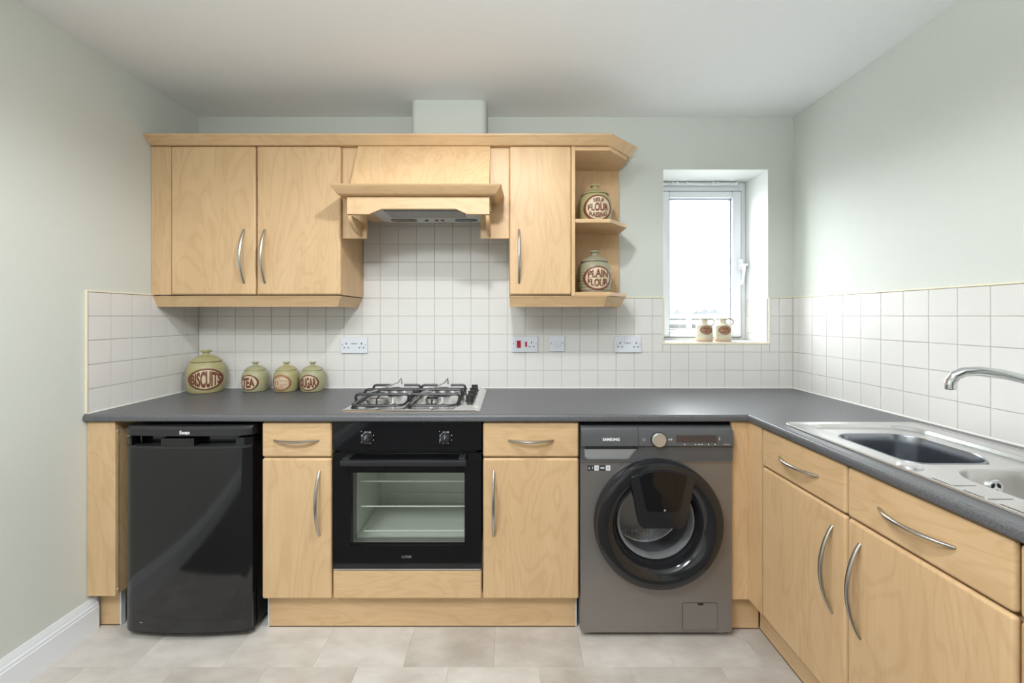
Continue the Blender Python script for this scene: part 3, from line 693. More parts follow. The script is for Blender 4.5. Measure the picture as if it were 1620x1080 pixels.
# ------------------------------------------------------------------ fridge
def fridge():
    t = E('fridge', 'black undercounter fridge with bowed door beside the left filler box', 'fridge', (-1.275, 1.62, 0))
    x0, x1 = -1.524, -1.025; xc = (x0+x1)/2; hw = (x1-x0)/2
    def fy(x): return 1.596+0.016*((x-xc)/hw)**2+0.010*max(0, abs(x-xc)/hw-0.93)/0.07
    xs = [x0+(x1-x0)*k/28 for k in range(29)]
    P('body', MB().box(x0+0.004, x1-0.004, 1.665, 2.12, 0.028, 0.828, 0.004), 'black_satin', t)
    def slab(z0, z1, yb, dy=0.0, bev=0.004):
        pl = [(x, fy(x)+dy) for x in xs]+[(x1, yb), (x0, yb)]
        b = MB(); b.prism(pl, 'z', z0, z1); return b
    b = slab(0.036, 0.764, 1.655)
    # door upper band with grip recess: two lower scoops and the middle bridge
    band = [(x, fy(x)+0.046) for x in xs]+[(x1, 1.655), (x0, 1.655)]; b.prism(band, 'z', 0.764, 0.800)
    for a0, a1 in ((x0, x0+0.03), (x0+0.155, x0+0.285), (x1-0.055, x1)):
        q = [a0+(a1-a0)*k/6 for k in range(7)]; b.prism([(x, fy(x)+0.001) for x in q]+[(a1, 1.64), (a0, 1.64)], 'z', 0.7645, 0.797)
    d = P('door', b, 'fridge_black', t)
    b = MB(); q = xs[6:]; b.prism([(x, fy(x)-0.0015) for x in xs]+[(x1, 1.63), (x0, 1.63)], 'z', 0.757, 0.7665); P('grip_lip', b, 'black_satin', d)
    b = MB(); pl = [(x, fy(x)) for x in xs]
    b.loft([[(x, y+0.012, 0.803) for x, y in pl]+[(x1, 1.66, 0.803), (x0, 1.66, 0.803)], [(x, y-0.002, 0.807) for x, y in pl]+[(x1, 1.66, 0.807), (x0, 1.66, 0.807)], [(x, y-0.002, 0.832) for x, y in pl]+[(x1, 1.66, 0.832), (x0, 1.66, 0.832)], [(x, y+0.008, 0.842) for x, y in pl]+[(x1, 1.66, 0.842), (x0, 1.66, 0.842)]], True, True, True)
    cap = P('top_cap', b, 'black_satin', t)
    P('lid', MB().box(x0+0.002, x1-0.002, 1.662, 2.12, 0.8285, 0.838, 0.003), 'black_satin', t)
    P('lettering', flat_text('Swan', -1.292, -1.252, 0.814, 0.829, 1.5925), 'print_white', cap, label='white Swan lettering')
    b = slab(0.028, 0.0355, 1.65, 0.006); P('bottom_edge', b, 'black_matt', t)
    for xx in (x0+0.05, x1-0.05):
        for yy in (1.70, 2.08): P('foot', MB().lathe([(0.014, 0.0005), (0.014, 0.02), (0.008, 0.028)], (xx, yy, 0), 'z', 12, True), 'black_matt', t)
    for xx, z in ((-1.455, 0.072), (-1.449, 0.071)): P('scuff', MB().lathe([(0.0022, 0), (0.0, -0.0005)], (xx, fy(xx)-0.0002, z), 'y', 6), 'grey_plastic', d)
    P('hinge_pin', MB().box(x0+0.008, x0+0.018, fy(x0+0.013)+0.004, 1.66, 0.7995, 0.8035), 'grey_plastic', t)
fridge()

# ------------------------------------------------------------------ washing machine
def washer():
    t = E('washing_machine', 'dark grey front loading washing machine with black porthole door', 'washing machine', (0.5805, 1.62, 0))
    x0, x1 = 0.281, 0.880; xc, zc = 0.5805, 0.463; fy = 1.618
    # shell
    b = MB(); z0, z1 = 0.022, 0.838
    b.box(x0, x0+0.012, fy+0.012, 2.15, z0, z1, 0.002); b.box(x1-0.012, x1, fy+0.012, 2.15, z0, z1, 0.002); b.box(x0+0.012, x1-0.012, fy+0.02, 2.15, z1-0.012, z1, 0.002); b.box(x0+0.012, x1-0.012, 2.135, 2.15, z0, z1-0.012); b.box(x0+0.012, x1-0.012, fy+0.02, 2.135, z0, z0+0.012)
    P('casing', b, 'inox', t)
    circ = lambda r, n=64: [(xc+r*math.cos(2*PI*k/n), zc+r*math.sin(2*PI*k/n)) for k in range(n)]
    b = MB(); outer = rrect(x0, x1, z0, 0.703, [0.012, 0.002, 0.002, 0.012], 4); hole = circ(0.205)
    def bulge(p): return fy-0.006*(1-((p[0]-xc)/0.30)**2)
    b.holed(outer, [hole], lambda p: (p[0], fy, p[1])); b.loft([[(p[0], fy, p[1]) for p in outer], [(p[0]+(0.001 if p[0] < xc else -0.001), fy+0.012, p[1]) for p in outer]]); b.loft([[(p[0], fy, p[1]) for p in hole], [(p[0], fy+0.02, p[1]) for p in hole]])
    bmesh.ops.remove_doubles(b.bm, verts=b.bm.verts, dist=1e-5)
    P('front_panel', b, 'inox', t, angle=30)
    # control fascia with a hump over the door
    bump = []
    for k in range(33):
        x = x1-(x1-x0)*k/32; u = max(0, 1-abs(x-xc)/0.105); u = u*u*(3-2*u); bump.append((x, 0.7035+0.011*u))
    lower = [(x0, 0.762), ]+[(x1, 0.762)]+bump
    lower = [(x0, 0.7615), *reversed(bump), (x1, 0.7615)]
    b = MB(); b.prism(lower, 'y', fy-0.008, fy+0.02, 0.001, 1); fas = P('lower_fascia', b, 'inox_panel', t)
    b = MB(); b.tube([(x, fy-0.004, z-0.0012) for x, z in bump], 0.0022, 6); P('trim_line', b, 'inox_trim', t)
    pro = [(0.7625, -0.013), (0.766, -0.016), (0.80, -0.012), (0.829, -0.004), (0.836, 0.004), (0.838, 0.02), (0.7625, 0.02)]
    b = MB(); b.loft([[(x, fy+o, z) for z, o in pro] for x in (x0, x0+0.2240)], True, True, True); dr = P('detergent_drawer', b, 'inox_panel', t)
    b = MB(); b.loft([[(x, fy+o, z) for z, o in pro] for x in (x0+0.2255, x1-0.012, x1)], True, True, True); pn = P('control_panel', b, 'inox_panel', t)
    def fz(z): # front y of the panel at height z
        for (za, oa), (zb_, ob) in zip(pro[1:4], pro[2:5]):
            if za <= z <= zb_: return fy+oa+(ob-oa)*(z-za)/(zb_-za)
        return fy-0.012
    # finger scoop below the drawer
    b = MB(); q0 = [(0.293, 0.7605), (0.507, 0.7605), (0.467, 0.7115), (0.307, 0.7115), (0.295, 0.720)]
    q1 = [(0.299, 0.7605), (0.494, 0.7605), (0.460, 0.7165), (0.312, 0.7165), (0.301, 0.724)]
    b.loft([[(p[0], fy-0.0085, p[1]) for p in q0], [(p[0], fy-0.0110, p[1]) for p in q1]], True, False, True)
    P('drawer_grip', b, 'inox_trim', dr, label='lighter grey drawer grip')
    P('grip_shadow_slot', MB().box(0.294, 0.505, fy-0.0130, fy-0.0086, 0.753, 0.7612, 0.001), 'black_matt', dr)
    P('lettering', put_text(MB(), 'SAMSUNG', lambda u, v: (0.3645+0.0665*u, fz(0.7855+0.0115*v)-0.0007, 0.7855+0.0115*v)), 'print_white', dr, label='white SAMSUNG lettering')
    k = P('dial', MB().lathe([(0.0275, 0.0), (0.0275, -0.014), (0.0255, -0.0165), (0.006, -0.0165), (0, -0.0160)], (0.5836, fz(0.7905)+0.003, 0.7905), 'y', 40), 'steel_bright', pn, label='silver programme dial')
    P('dial_ring', MB().lathe([(0.030, 0.0), (0.0305, -0.004), (0.028, -0.004)], (0.5836, fz(0.7905)+0.001, 0.7905), 'y', 40), 'black_satin', pn)
    b = MB(); b.loft([[(x, fz(z)-0.0008, z) for x, z in ((0.654, zz), (0.8137, zz))] for zz in (0.7795, 0.8065)], False); b.loft([[(x, fz(z)-0.0001, z) for x, z in ((0.654, zz), (0.8137, zz))] for zz in (0.7795, 0.8065)], False); P('display', b, 'display', pn, label='dark brown display window')
    n = 16; b = MB(); b.tube([(0.5265+0.0048*math.sin(2*PI*j/n), fz(0.7905)-0.0006, 0.7905+0.0048*math.cos(2*PI*j/n)) for j in range(2, 15)], 0.0006, 4)
    P('power_symbol', b, 'print_white', pn)
    P('play_symbol', MB().prism([(0.624, 0.787), (0.624, 0.795), (0.6305, 0.791)], 'y', fz(0.791)-0.0012, fz(0.791)-0.0003), 'print_white', pn)
    def sym(a0, a1, c0, c1): P('symbol', MB().box(a0, a1, fz((c0+c1)/2)-0.001, fz((c0+c1)/2), c0, c1), 'print_white', pn)
    for a in ((0.5261, 0.5269, 0.791, 0.797), (0.6325, 0.634, 0.787, 0.795), (0.6355, 0.637, 0.787, 0.795), (0.738, 0.746, 0.7708, 0.7732), (0.823, 0.825, 0.788, 0.799), (0.838, 0.863, 0.7722, 0.7735)): sym(*a)
    for xx in (0.686, 0.728, 0.754, 0.78, 0.806): sym(xx-0.002, xx+0.002, 0.770, 0.774)
    # stickers
    zz0, zz1 = 0.664, 0.684
    for a0, a1, mat, tx in ((0.3073, 0.3200, 'black_satin', 'A'), (0.3217, 0.3332, 'black_satin', 'T'), (0.3343, 0.3517, 'sticker_white', '='), (0.3543, 0.3783, 'black_satin', 'WWW'), (0.3798, 0.3974, 'sticker_white', '=')):
        st = P('sticker', MB().box(a0, a1, fy-0.0008, fy-0.0001, zz0, zz1), mat, t)
        P('lettering', flat_text(tx, a0+0.003, a1-0.003, zz0+0.005, zz1-0.005, fy-0.0011), 'print_white' if mat == 'black_satin' else 'sticker_print', st)
    # porthole door
    c = (xc, fy, zc)
    ring = P('door', MB().lathe([(0.249, 0.0005), (0.2515, -0.012), (0.250, -0.036), (0.243, -0.047), (0.228, -0.053), (0.208, -0.052), (0.188, -0.044), (0.174, -0.030), (0.167, -0.012), (0.166, 0.012)], c, 'y', 80), 'black_gloss', t)
    P('inner_ring', MB().lathe([(0.1655, -0.008), (0.164, 0.004), (0.158, 0.016), (0.153, 0.020)], c, 'y', 64), 'black_satin', ring)
    P('glass_rim', MB().lathe([(0.156, 0.012), (0.153, 0.004), (0.147, 0.004), (0.143, 0.014), (0.140, 0.03)], c, 'y', 64), 'rim_grey', ring, label='pale grey porthole rim')
    P('glass_bowl', MB().lathe([(0.1425, 0.014), (0.138, 0.04), (0.128, 0.075), (0.110, 0.098), (0.06, 0.112), (0.0, 0.115)], c, 'y', 48), 'door_glass', ring)
    P('gasket', MB().lathe([(0.204, 0.03), (0.156, 0.06), (0.151, 0.10), (0.156, 0.135)], c, 'y', 48), 'rubber', t)
    b = MB(); b.lathe([(0.153, 0.136), (0.158, 0.134), (0.205, 0.145), (0.208, 0.34)], c, 'y', 64); b.lathe([(0.208, 0.34), (0.10, 0.36), (0.0, 0.34)], c, 'y', 64)
    dm = P('drum', b, 'drum', t, label='steel drum interior')
    b = MB()
    for j in range(7):
        for k in range(30):
            a = PI*(1.08+0.84*(k+0.5*(j % 2))/30); rr = 0.2068; yy = 0.155+j*0.027; cx, cz = c[0]+rr*math.cos(a), c[2]+rr*math.sin(a)
            n_ = Vector((-math.cos(a), 0, -math.sin(a))); tt = Vector((-math.sin(a), 0, math.cos(a))); o3 = Vector((cx, c[1]+yy, cz))
            v0 = b.bm.verts.new(o3+n_*0.010); q = [b.bm.verts.new(o3+tt*(0.012*math.cos(s))+Vector((0, 0.013*math.sin(s), 0))) for s in (0, PI/2, PI, 3*PI/2)]
            for s in range(4): b.bm.faces.new((v0, q[s], q[(s+1) % 4]))
    P('drum_dimples', b, 'drum', dm, stuff=True)
    # add-door flap, dark glass
    fl = []
    for k in range(13):
        u = -1+2*k/12; fl.append((xc+0.004+0.120*u, 0.660+0.026*(1-u*u)))
    fl = list(reversed(fl)); fl = fl+[(xc-0.118, 0.640), (xc-0.086, 0.478), (xc-0.072, 0.463), (xc+0.078, 0.463), (xc+0.092, 0.478), (xc+0.126, 0.640)]
    flap = P('flap', MB().prism(fl, 'y', fy-0.061, fy-0.030, 0.004, 2), 'black_gloss', t, label='glossy black add-in flap on the porthole')
    fi = [(xc+0.004+(p[0]-xc-0.004)*0.74, 0.615+(p[1]-0.585)*0.70) for p in fl]
    P('flap_pane', MB().prism(fi, 'y', fy-0.0625, fy-0.0612, 0.0005, 1), 'black_glass', flap)
    P('flap_button', MB().lathe([(0.004, 0), (0.003, -0.001), (0, -0.001)], (xc+0.01, fy-0.0626, 0.535), 'y', 10), 'grey_plastic', flap)
    # filter flap
    fo = rrect(0.6835, 0.8235, 0.030, 0.140, 0.008, 4)
    P('filter_seam', MB().prism(fo, 'y', fy-0.0006, fy-0.0001), 'black_matt', t)
    P('filter_flap', MB().prism(rrect(0.6850, 0.822, 0.0315, 0.1385, 0.007, 4), 'y', fy-0.0022, fy-0.0007, 0.0006, 1), 'inox', t)
    P('filter_catch', MB().box(0.744, 0.766, fy-0.0028, fy-0.0023, 0.131, 0.1385), 'black_matt', t)
    for xx in (x0+0.03, x1-0.03):
        for yy in (1.66, 2.10): P('foot', MB().lathe([(0.02, 0.0005), (0.02, 0.012), (0.012, 0.022)], (xx, yy, 0), 'z', 14, True), 'grey_plastic', t)
washer()

# ------------------------------------------------------------------ hob
def hob():
    t = E('gas_hob', 'stainless steel four burner gas hob with black pan supports', 'hob', (-0.407, 1.9, 0.885))
    x0, x1, y0, y1 = -0.692, -0.1235, 1.650, 2.155
    lo = lambda o, z: [(p[0], p[1], z) for p in rrect(x0+o, x1-o, y0+o, y1-o, 0.012, 4)]
    b = MB(); b.loft([lo(0.0, 0.8855), lo(0.0, 0.888), lo(0.006, 0.8925), lo(0.018, 0.895), lo(0.026, 0.8925), lo(0.034, 0.890)], True, True, True); P('plate', b, 'steel', t)
    # raised control strip
    b = MB(); b.loft([[(-0.236, y, 0.8905), (-0.205, y, 0.902), (-0.150, y, 0.902), (-0.128, y, 0.892)] for y in (1.715, 1.74, 2.12, 2.14)], False)
    b.loft([[(-0.236, 1.690, 0.8905), (-0.205, 1.685, 0.8905), (-0.150, 1.675, 0.8905), (-0.128, 1.668, 0.890)], [(-0.236, 1.715, 0.8905), (-0.205, 1.715, 0.902), (-0.150, 1.715, 0.902), (-0.128, 1.715, 0.892)]], False)
    P('control_strip', b, 'steel', t)
    for y in (1.80, 1.885, 1.97, 2.055):
        kn = P('knob', MB().lathe([(0.021, 0), (0.021, 0.003), (0.0165, 0.006), (0.0155, 0.022), (0.013, 0.0245), (0, 0.0245)], (-0.178, y, 0.9022), 'z', 24), 'black_satin', t)
        P('grip', MB().box(-0.194, -0.162, y-0.0035, y+0.0035, 0.9268, 0.931, 0.001, 1), 'black_satin', kn)
    for bx, by, r in ((-0.582, 1.805, 0.052), (-0.572, 2.03, 0.036), (-0.345, 1.815, 0.032), (-0.335, 2.03, 0.040)):
        P('burner_well', MB().lathe([(r+0.022, 0.8935), (r+0.016, 0.8960), (r+0.008, 0.8935), (0, 0.8935)], (bx, by, 0), 'z', 32), 'steel', t)
        bu = P('burner', MB().lathe([(r*0.9, 0.8940), (r, 0.900), (r, 0.910), (r*0.96, 0.912), (0, 0.912)], (bx, by, 0), 'z', 32), 'steel_brushed', t)
        P('burner_cap', MB().lathe([(r*0.80, 0.9122), (r*0.82, 0.917), (r*0.72, 0.920), (0, 0.9205)], (bx, by, 0), 'z', 32), 'cast_iron' if r < 0.05 else 'steel_brushed', bu)
        P('igniter', MB().lathe([(0.003, 0.893), (0.003, 0.914), (0, 0.916)], (bx+r+0.010, by+0.004, 0), 'z', 8), 'print_white', bu)
    for gx0, gx1 in ((-0.672, -0.452), (-0.432, -0.228)):
        g = E0 = None
        b = MB(); b.tube([(p[0], p[1], 0.9005) for p in rrect(gx0, gx1, 1.715, 2.115, 0.03, 4)], 0.0055, 8, closed=True)
        for x, y in ((gx0+0.03, 1.715), (gx1-0.03, 1.715), (gx0+0.03, 2.115), (gx1-0.03, 2.115)): b.lathe([(0.0045, 0.8935), (0.0045, 0.90)], (x, y, 0), 'z', 8, True)
        s = P('pan_support', b, 'cast_iron', t)
        xm = (gx0+gx1)/2; a0, a1 = gx0-0.008, gx1+0.006
        for y, gap in ((1.795, 0), (1.91, 0), (2.03, 1)):
            def arch(xa, xb, l0, l1):
                pts = []
                if l0: pts += [(xa+0.004, y, 0.901), (xa, y, 0.920), (xa+0.004, y, 0.929), (xa+0.014, y, 0.933)]
                else: pts += [(xa, y, 0.933)]
                if l1: pts += [(xb-0.014, y, 0.933), (xb-0.004, y, 0.929), (xb, y, 0.920), (xb-0.004, y, 0.901)]
                else: pts += [(xb, y, 0.933)]
                return pts
            b = MB()
            if gap:
                b.tube(arch(a0, xm-0.03, 1, 0), 0.0064, 8); b.tube(arch(xm+0.035, a1, 0, 1), 0.0064, 8)
            else: b.tube(arch(a0, a1, 1, 1), 0.0064, 8)
            P('support_bar', b, 'cast_iron', s)
        b = MB(); b.tube([(gx0+0.01, 1.720, 0.902), (gx0+0.035, 1.83, 0.932), (gx0+0.075, 1.98, 0.934), (gx0+0.098, 2.10, 0.936), (gx0+0.108, 2.112, 0.955), (gx0+0.112, 2.114, 0.925)], 0.0036, 8); P('support_finger', b, 'nickel', s, label='shiny diagonal rod')
        b = MB(); b.tube([(xm, 1.715, 0.901), (xm, 1.716, 0.925), (xm, 1.74, 0.933), (xm, 1.775, 0.933)], 0.0042, 8); b.tube([(gx1, 1.91, 0.902), (gx1-0.002, 1.91, 0.93), (xm+0.06, 1.91, 0.933)], 0.0042, 8); P('support_finger', b, 'cast_iron', s)
hob()

# ------------------------------------------------------------------ sink and tap
def sink():
    t = E('sink', 'stainless steel bowl and a half inset sink with drainer', 'sink', (1.22, 1.05, 0.885))
    zd = 0.8895
    x0, x1, y0, y1 = 0.992, 1.478, 0.42, 1.488
    outer = rrect(x0, x1, y0, y1, 0.03)
    rec = rrect(1.050, 1.412, 1.062, 1.462, [0.05, 0.09, 0.06, 0.05], 8)
    half = rrect(1.082, 1.362, 0.765, 1.034, [0.11, 0.09, 0.09, 0.10], 8)
    b = MB(); fl = lambda lp, z, o=0.0, c=None: [(p[0], p[1], z) for p in lp]
    def inset(lp, k):
        cx = sum(p[0] for p in lp)/len(lp); cy = sum(p[1] for p in lp)/len(lp); n = len(lp); out = []
        for i in range(n):
            a = Vector(lp[i-1]); c = Vector(lp[(i+1) % n]); tg = (c-a).normalized(); out.append((lp[i][0]-tg.y*k, lp[i][1]+tg.x*k))
        return out
    b.loft([fl(outer, 0.8853), fl(outer, 0.888), fl(inset(outer, 0.003), 0.8912), fl(inset(outer, 0.009), 0.8915), fl(inset(outer, 0.014), zd)])
    b.holed(inset(outer, 0.014), [rec, half], lambda p: (p[0], p[1], zd))
    # stepped dish round the main bowl
    bowl = rrect(1.066, 1.316, 1.082, 1.356, [0.085, 0.07, 0.06, 0.05], 8)
    r2 = inset(rec, 0.010)
    b.loft([fl(rec, zd), fl(inset(rec, 0.003), zd-0.002), fl(inset(rec, 0.008), zd-0.010), fl(r2, zd-0.011)])
    # outward lip of bowl raised a little
    lip = inset(bowl, -0.007)
    b.holed(r2, [lip], lambda p: (p[0], p[1], zd-0.011))
    bmesh.ops.remove_doubles(b.bm, verts=b.bm.verts, dist=1e-5); P('deck', b, 'steel', t, angle=40); b = MB()
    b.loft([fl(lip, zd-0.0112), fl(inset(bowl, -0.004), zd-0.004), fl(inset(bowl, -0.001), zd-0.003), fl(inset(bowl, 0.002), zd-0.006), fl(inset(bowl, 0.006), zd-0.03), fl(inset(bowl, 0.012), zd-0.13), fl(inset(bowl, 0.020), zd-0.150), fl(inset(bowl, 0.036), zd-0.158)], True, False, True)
    P('main_bowl', b, 'steel_bowl_shaded', t, angle=40, label='steel main bowl with its dark reflections put into the colour'); b = MB()
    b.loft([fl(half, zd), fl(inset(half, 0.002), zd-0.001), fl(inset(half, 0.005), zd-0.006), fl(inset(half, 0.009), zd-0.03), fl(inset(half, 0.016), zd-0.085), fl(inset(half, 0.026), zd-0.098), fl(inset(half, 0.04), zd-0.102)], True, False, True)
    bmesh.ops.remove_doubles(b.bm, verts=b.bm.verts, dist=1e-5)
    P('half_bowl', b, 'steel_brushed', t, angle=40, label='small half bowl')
    # overflow rose on the far wall of the half bowl
    oc = (1.215, 1.0215, zd-0.042)
    ov = P('overflow', MB().lathe([(0.019, 0.004), (0.0195, -0.001), (0.017, -0.0035), (0.015, -0.002), (0.0, -0.002)], oc, 'y', 28), 'steel_bright', t, label='round overflow with three slots')
    for k in range(3):
        a = PI/2+2*PI*k/3+PI/3; pts = []
        for r, q in ((0.0055, -0.55), (0.0125, -0.72), (0.0135, 0.0), (0.0125, 0.72), (0.0055, 0.55)): pts.append((oc[0]+r*math.cos(a+q), oc[2]+r*math.sin(a+q)))
        P('slot', MB().prism(pts, 'y', oc[1]-0.0028, oc[1]-0.0021), 'hole_black', ov)
    for (cx, cy, z) in ((1.19, 1.21, zd-0.157), (1.22, 0.90, zd-0.101)):
        P('waste', MB().lathe([(0.043, 0.0), (0.040, 0.002), (0.030, 0.001), (0.0, 0.0005)], (cx, cy, z), 'z', 28), 'steel_bright', t)
    P('tap_hole_cover', MB().lathe([(0.026, 0.0), (0.026, 0.003), (0.022, 0.006), (0.008, 0.005), (0, 0.005)], (1.032, 1.052, zd), 'z', 28), 'steel_bright', t)
    for k in range(6):
        yy = 0.992-0.0685*k; P('drainer_ridge', MB().prism(rrect(1.008, 1.068, yy-0.062, yy, [0.006, 0.006, 0.022, 0.006], 5), 'z', zd+0.0001, zd+0.0020, 0.0009, 2), 'steel', t)
    tp = E('mixer_tap', 'chrome mixer tap spout reaching over the sink from the right', 'tap', (1.435, 0.96, zd))
    P('base', MB().lathe([(0.026, 0.0005), (0.026, 0.006), (0.022, 0.012), (0.021, 0.10), (0.019, 0.112), (0, 0.114)], (1.435, 0.96, zd), 'z', 28), 'chrome', tp)
    P('lever', MB().tube([(1.435, 0.96, zd+0.114), (1.435, 0.955, zd+0.128), (1.45, 0.91, zd+0.150), (1.455, 0.87, zd+0.158)], [0.014, 0.010, 0.007, 0.006], 10), 'chrome', tp)
    A, Bq = Vector((1.173, 1.075, 0)), Vector((1.435, 0.96, 0)); pts = []; rad = []
    for s, z, r in ((-0.035, 1.094, 0.0115), (-0.03, 1.103, 0.012), (0.0, 1.119, 0.0125), (0.06, 1.130, 0.0125), (0.16, 1.134, 0.0120), (0.30, 1.130, 0.0118), (0.45, 1.118, 0.0118), (0.62, 1.094, 0.0122), (0.80, 1.055, 0.013), (0.95, 1.005, 0.015), (1.0, 0.985, 0.016)):
        p = A.lerp(Bq, s); pts.append((p.x, p.y, z)); rad.append(r)
    P('spout', MB().tube(pts, rad, 16), 'chrome', tp)
    e = A.lerp(Bq, -0.036); P('aerator', MB().lathe([(0.0, -0.014), (0.0105, -0.014), (0.0115, -0.010), (0.0115, 0.002)], (e.x+0.002, e.y, 1.096), 'z', 16), 'chrome', tp)
sink()

# ------------------------------------------------------------------ sockets and switches
SY = YB-0.0065
def plate(name, label, cat, x0, x1, z0, z1, grp=None):
    t = E(name, label, cat, ((x0+x1)/2, SY, (z0+z1)/2), 0, grp)
    P('faceplate', MB().box(x0, x1, SY-0.011, SY, z0, z1, 0.003, 2), 'plate_white', t)
    return t
def hole(t, name, x, z, w_, h, mat='hole_black', y=SY-0.0114): return P(name, MB().box(x-w_/2, x+w_/2, y, SY-0.0105, z-h/2, z+h/2), mat, t)
def pins(t, x, z):
    hole(t, 'pin_hole', x, z+0.011, 0.0045, 0.011); hole(t, 'pin_hole', x-0.011, z-0.011, 0.0075, 0.005); hole(t, 'pin_hole', x+0.011, z-0.011, 0.0075, 0.005)
def screw(t, x, z): P('screw', MB().lathe([(0.0024, 0), (0.0022, -0.0006), (0, -0.0006)], (x, SY-0.0109, z), 'y', 10), 'hole_black', t)
def rocker(t, x, z, w_, h, mat='plate_white', p=0.004, name='rocker', label=None): return P(name, MB().box(x-w_/2, x+w_/2, SY-0.011-p, SY-0.0108, z-h/2, z+h/2, 0.001, 1), mat, t, label=label)
def sockets():
    x0, x1 = -0.916, -0.772; z0, z1 = 1.076, 1.162
    t = plate('double_socket', 'white double wall socket left of the hob', 'socket', x0, x1, z0, z1); zc = 1.117
    pins(t, x0+0.031, zc); pins(t, x1-0.031, zc); screw(t, x0+0.010, zc+0.004); screw(t, x1-0.010, zc+0.004)
    for q in (-0.0085, 0.0085): rocker(t, (x0+x1)/2+q, zc+0.022, 0.0145, 0.022, p=0.0025)
    hole(t, 'label_line', (x0+x1)/2, zc+0.0095, 0.032, 0.0022)
    x0, x1 = 0.5655, 0.7095; z0, z1 = 1.080, 1.166; zc = 1.121
    t = plate('double_socket', 'white double wall socket with protruding switch below the end shelves', 'socket', x0, x1, z0, z1)
    pins(t, x0+0.029, zc); pins(t, x1-0.029, zc); screw(t, x0+0.009, zc+0.004); screw(t, x1-0.009, zc+0.004)
    for q in (-0.0075, 0.0075): rocker(t, (x0+x1)/2-0.003+q, zc+0.026, 0.0143, 0.028, p=0.008)
    x0, x1 = 0.009, 0.149; z0, z1 = 1.082, 1.168; zc = 1.125
    t = plate('cooker_switch', 'white cooker control plate with two red switches and a socket', 'switch', x0, x1, z0, z1)
    screw(t, x0+0.009, zc+0.002); screw(t, x1-0.009, zc+0.002)
    rocker(t, x0+0.038, zc, 0.021, 0.038, 'switch_red', 0.005, 'main_switch', 'large red rocker'); rocker(t, x0+0.077, zc, 0.010, 0.027, 'switch_red', 0.004, 'small_switch', 'small red rocker')
    pins(t, x0+0.107, zc-0.002)
    x0, x1 = 0.2125, 0.2945; z0, z1 = 1.085, 1.171; zc = 1.128
    t = plate('fused_spur', 'small square white fused switch plate beside the red cooker switches', 'switch', x0, x1, z0, z1)
    screw(t, x0+0.010, zc+0.002); screw(t, x1-0.010, zc+0.002)
    rocker(t, x0+0.030, zc, 0.013, 0.020, p=0.004, name='fuse_holder'); rocker(t, x0+0.052, zc, 0.013, 0.026, p=0.006)
sockets()

# ------------------------------------------------------------------ stoneware jars
def prof_r(prof, z):
    for (r0, z0), (r1, z1) in zip(prof[:-1], prof[1:]):
        if min(z0, z1) <= z <= max(z0, z1) and z1 != z0: return r0+(r1-r0)*(z-z0)/(z1-z0)
    return prof[-1][0]
def smooth_prof(pts, n=4):
    out = []
    for i in range(len(pts)-1):
        p0 = pts[max(i-1, 0)]; p1 = pts[i]; p2 = pts[i+1]; p3 = pts[min(i+2, len(pts)-1)]
        for k in range(n):
            t = k/n; out.append(tuple(0.5*((2*p1[j])+(-p0[j]+p2[j])*t+(2*p0[j]-5*p1[j]+4*p2[j]-p3[j])*t*t+(-p0[j]+3*p1[j]-3*p2[j]+p3[j])*t**3) for j in (0, 1)))
    out.append(pts[-1]); return out
def label_on(t, prof, zc, a, b_, lines, ring_mat, face_mat, text_mat):
    def surf(x, z, o):
        R = prof_r(prof, z)+o; return (x, -math.sqrt(max(R*R-x*x, 1e-6)), z)
    m = MB(); loops = []; n = 48
    for k, (q, o) in enumerate(((1.0, 0.0004), (0.985, 0.0026), (0.93, 0.0034), (0.86, 0.0026))): loops.append([surf(a*q*math.cos(2*PI*i/n), zc+b_*q*math.sin(2*PI*i/n), o) for i in range(n)])
    m.loft(loops, True); lab = P('label', m, face_mat, t, local=True)
    lab.data.materials.clear(); lab.data.materials.append(MATS[ring_mat])
    m = MB(); loops = []
    for q in (0.875, 0.7, 0.5, 0.3, 0.1): loops.append([surf(a*q*math.cos(2*PI*i/n), zc+b_*q*math.sin(2*PI*i/n), 0.0016) for i in range(n)])
    m.loft(loops, True, False, True); P('label_face', m, face_mat, lab, local=True)
    m = MB()
    for txt, lo, hi, wd in lines:
        def f(u, v):
            x = a*0.80*wd*(2*u-1); env = b_*0.84*math.sqrt(max(0.03, 1-(x/(a*0.90))**2)); return surf(x, zc+env*(lo+(hi-lo)*v), 0.0030)
        put_text(m, txt, f, True)
    P('lettering', m, text_mat, lab, local=True, label='raised brown letters '+' '.join(l[0] for l in lines))
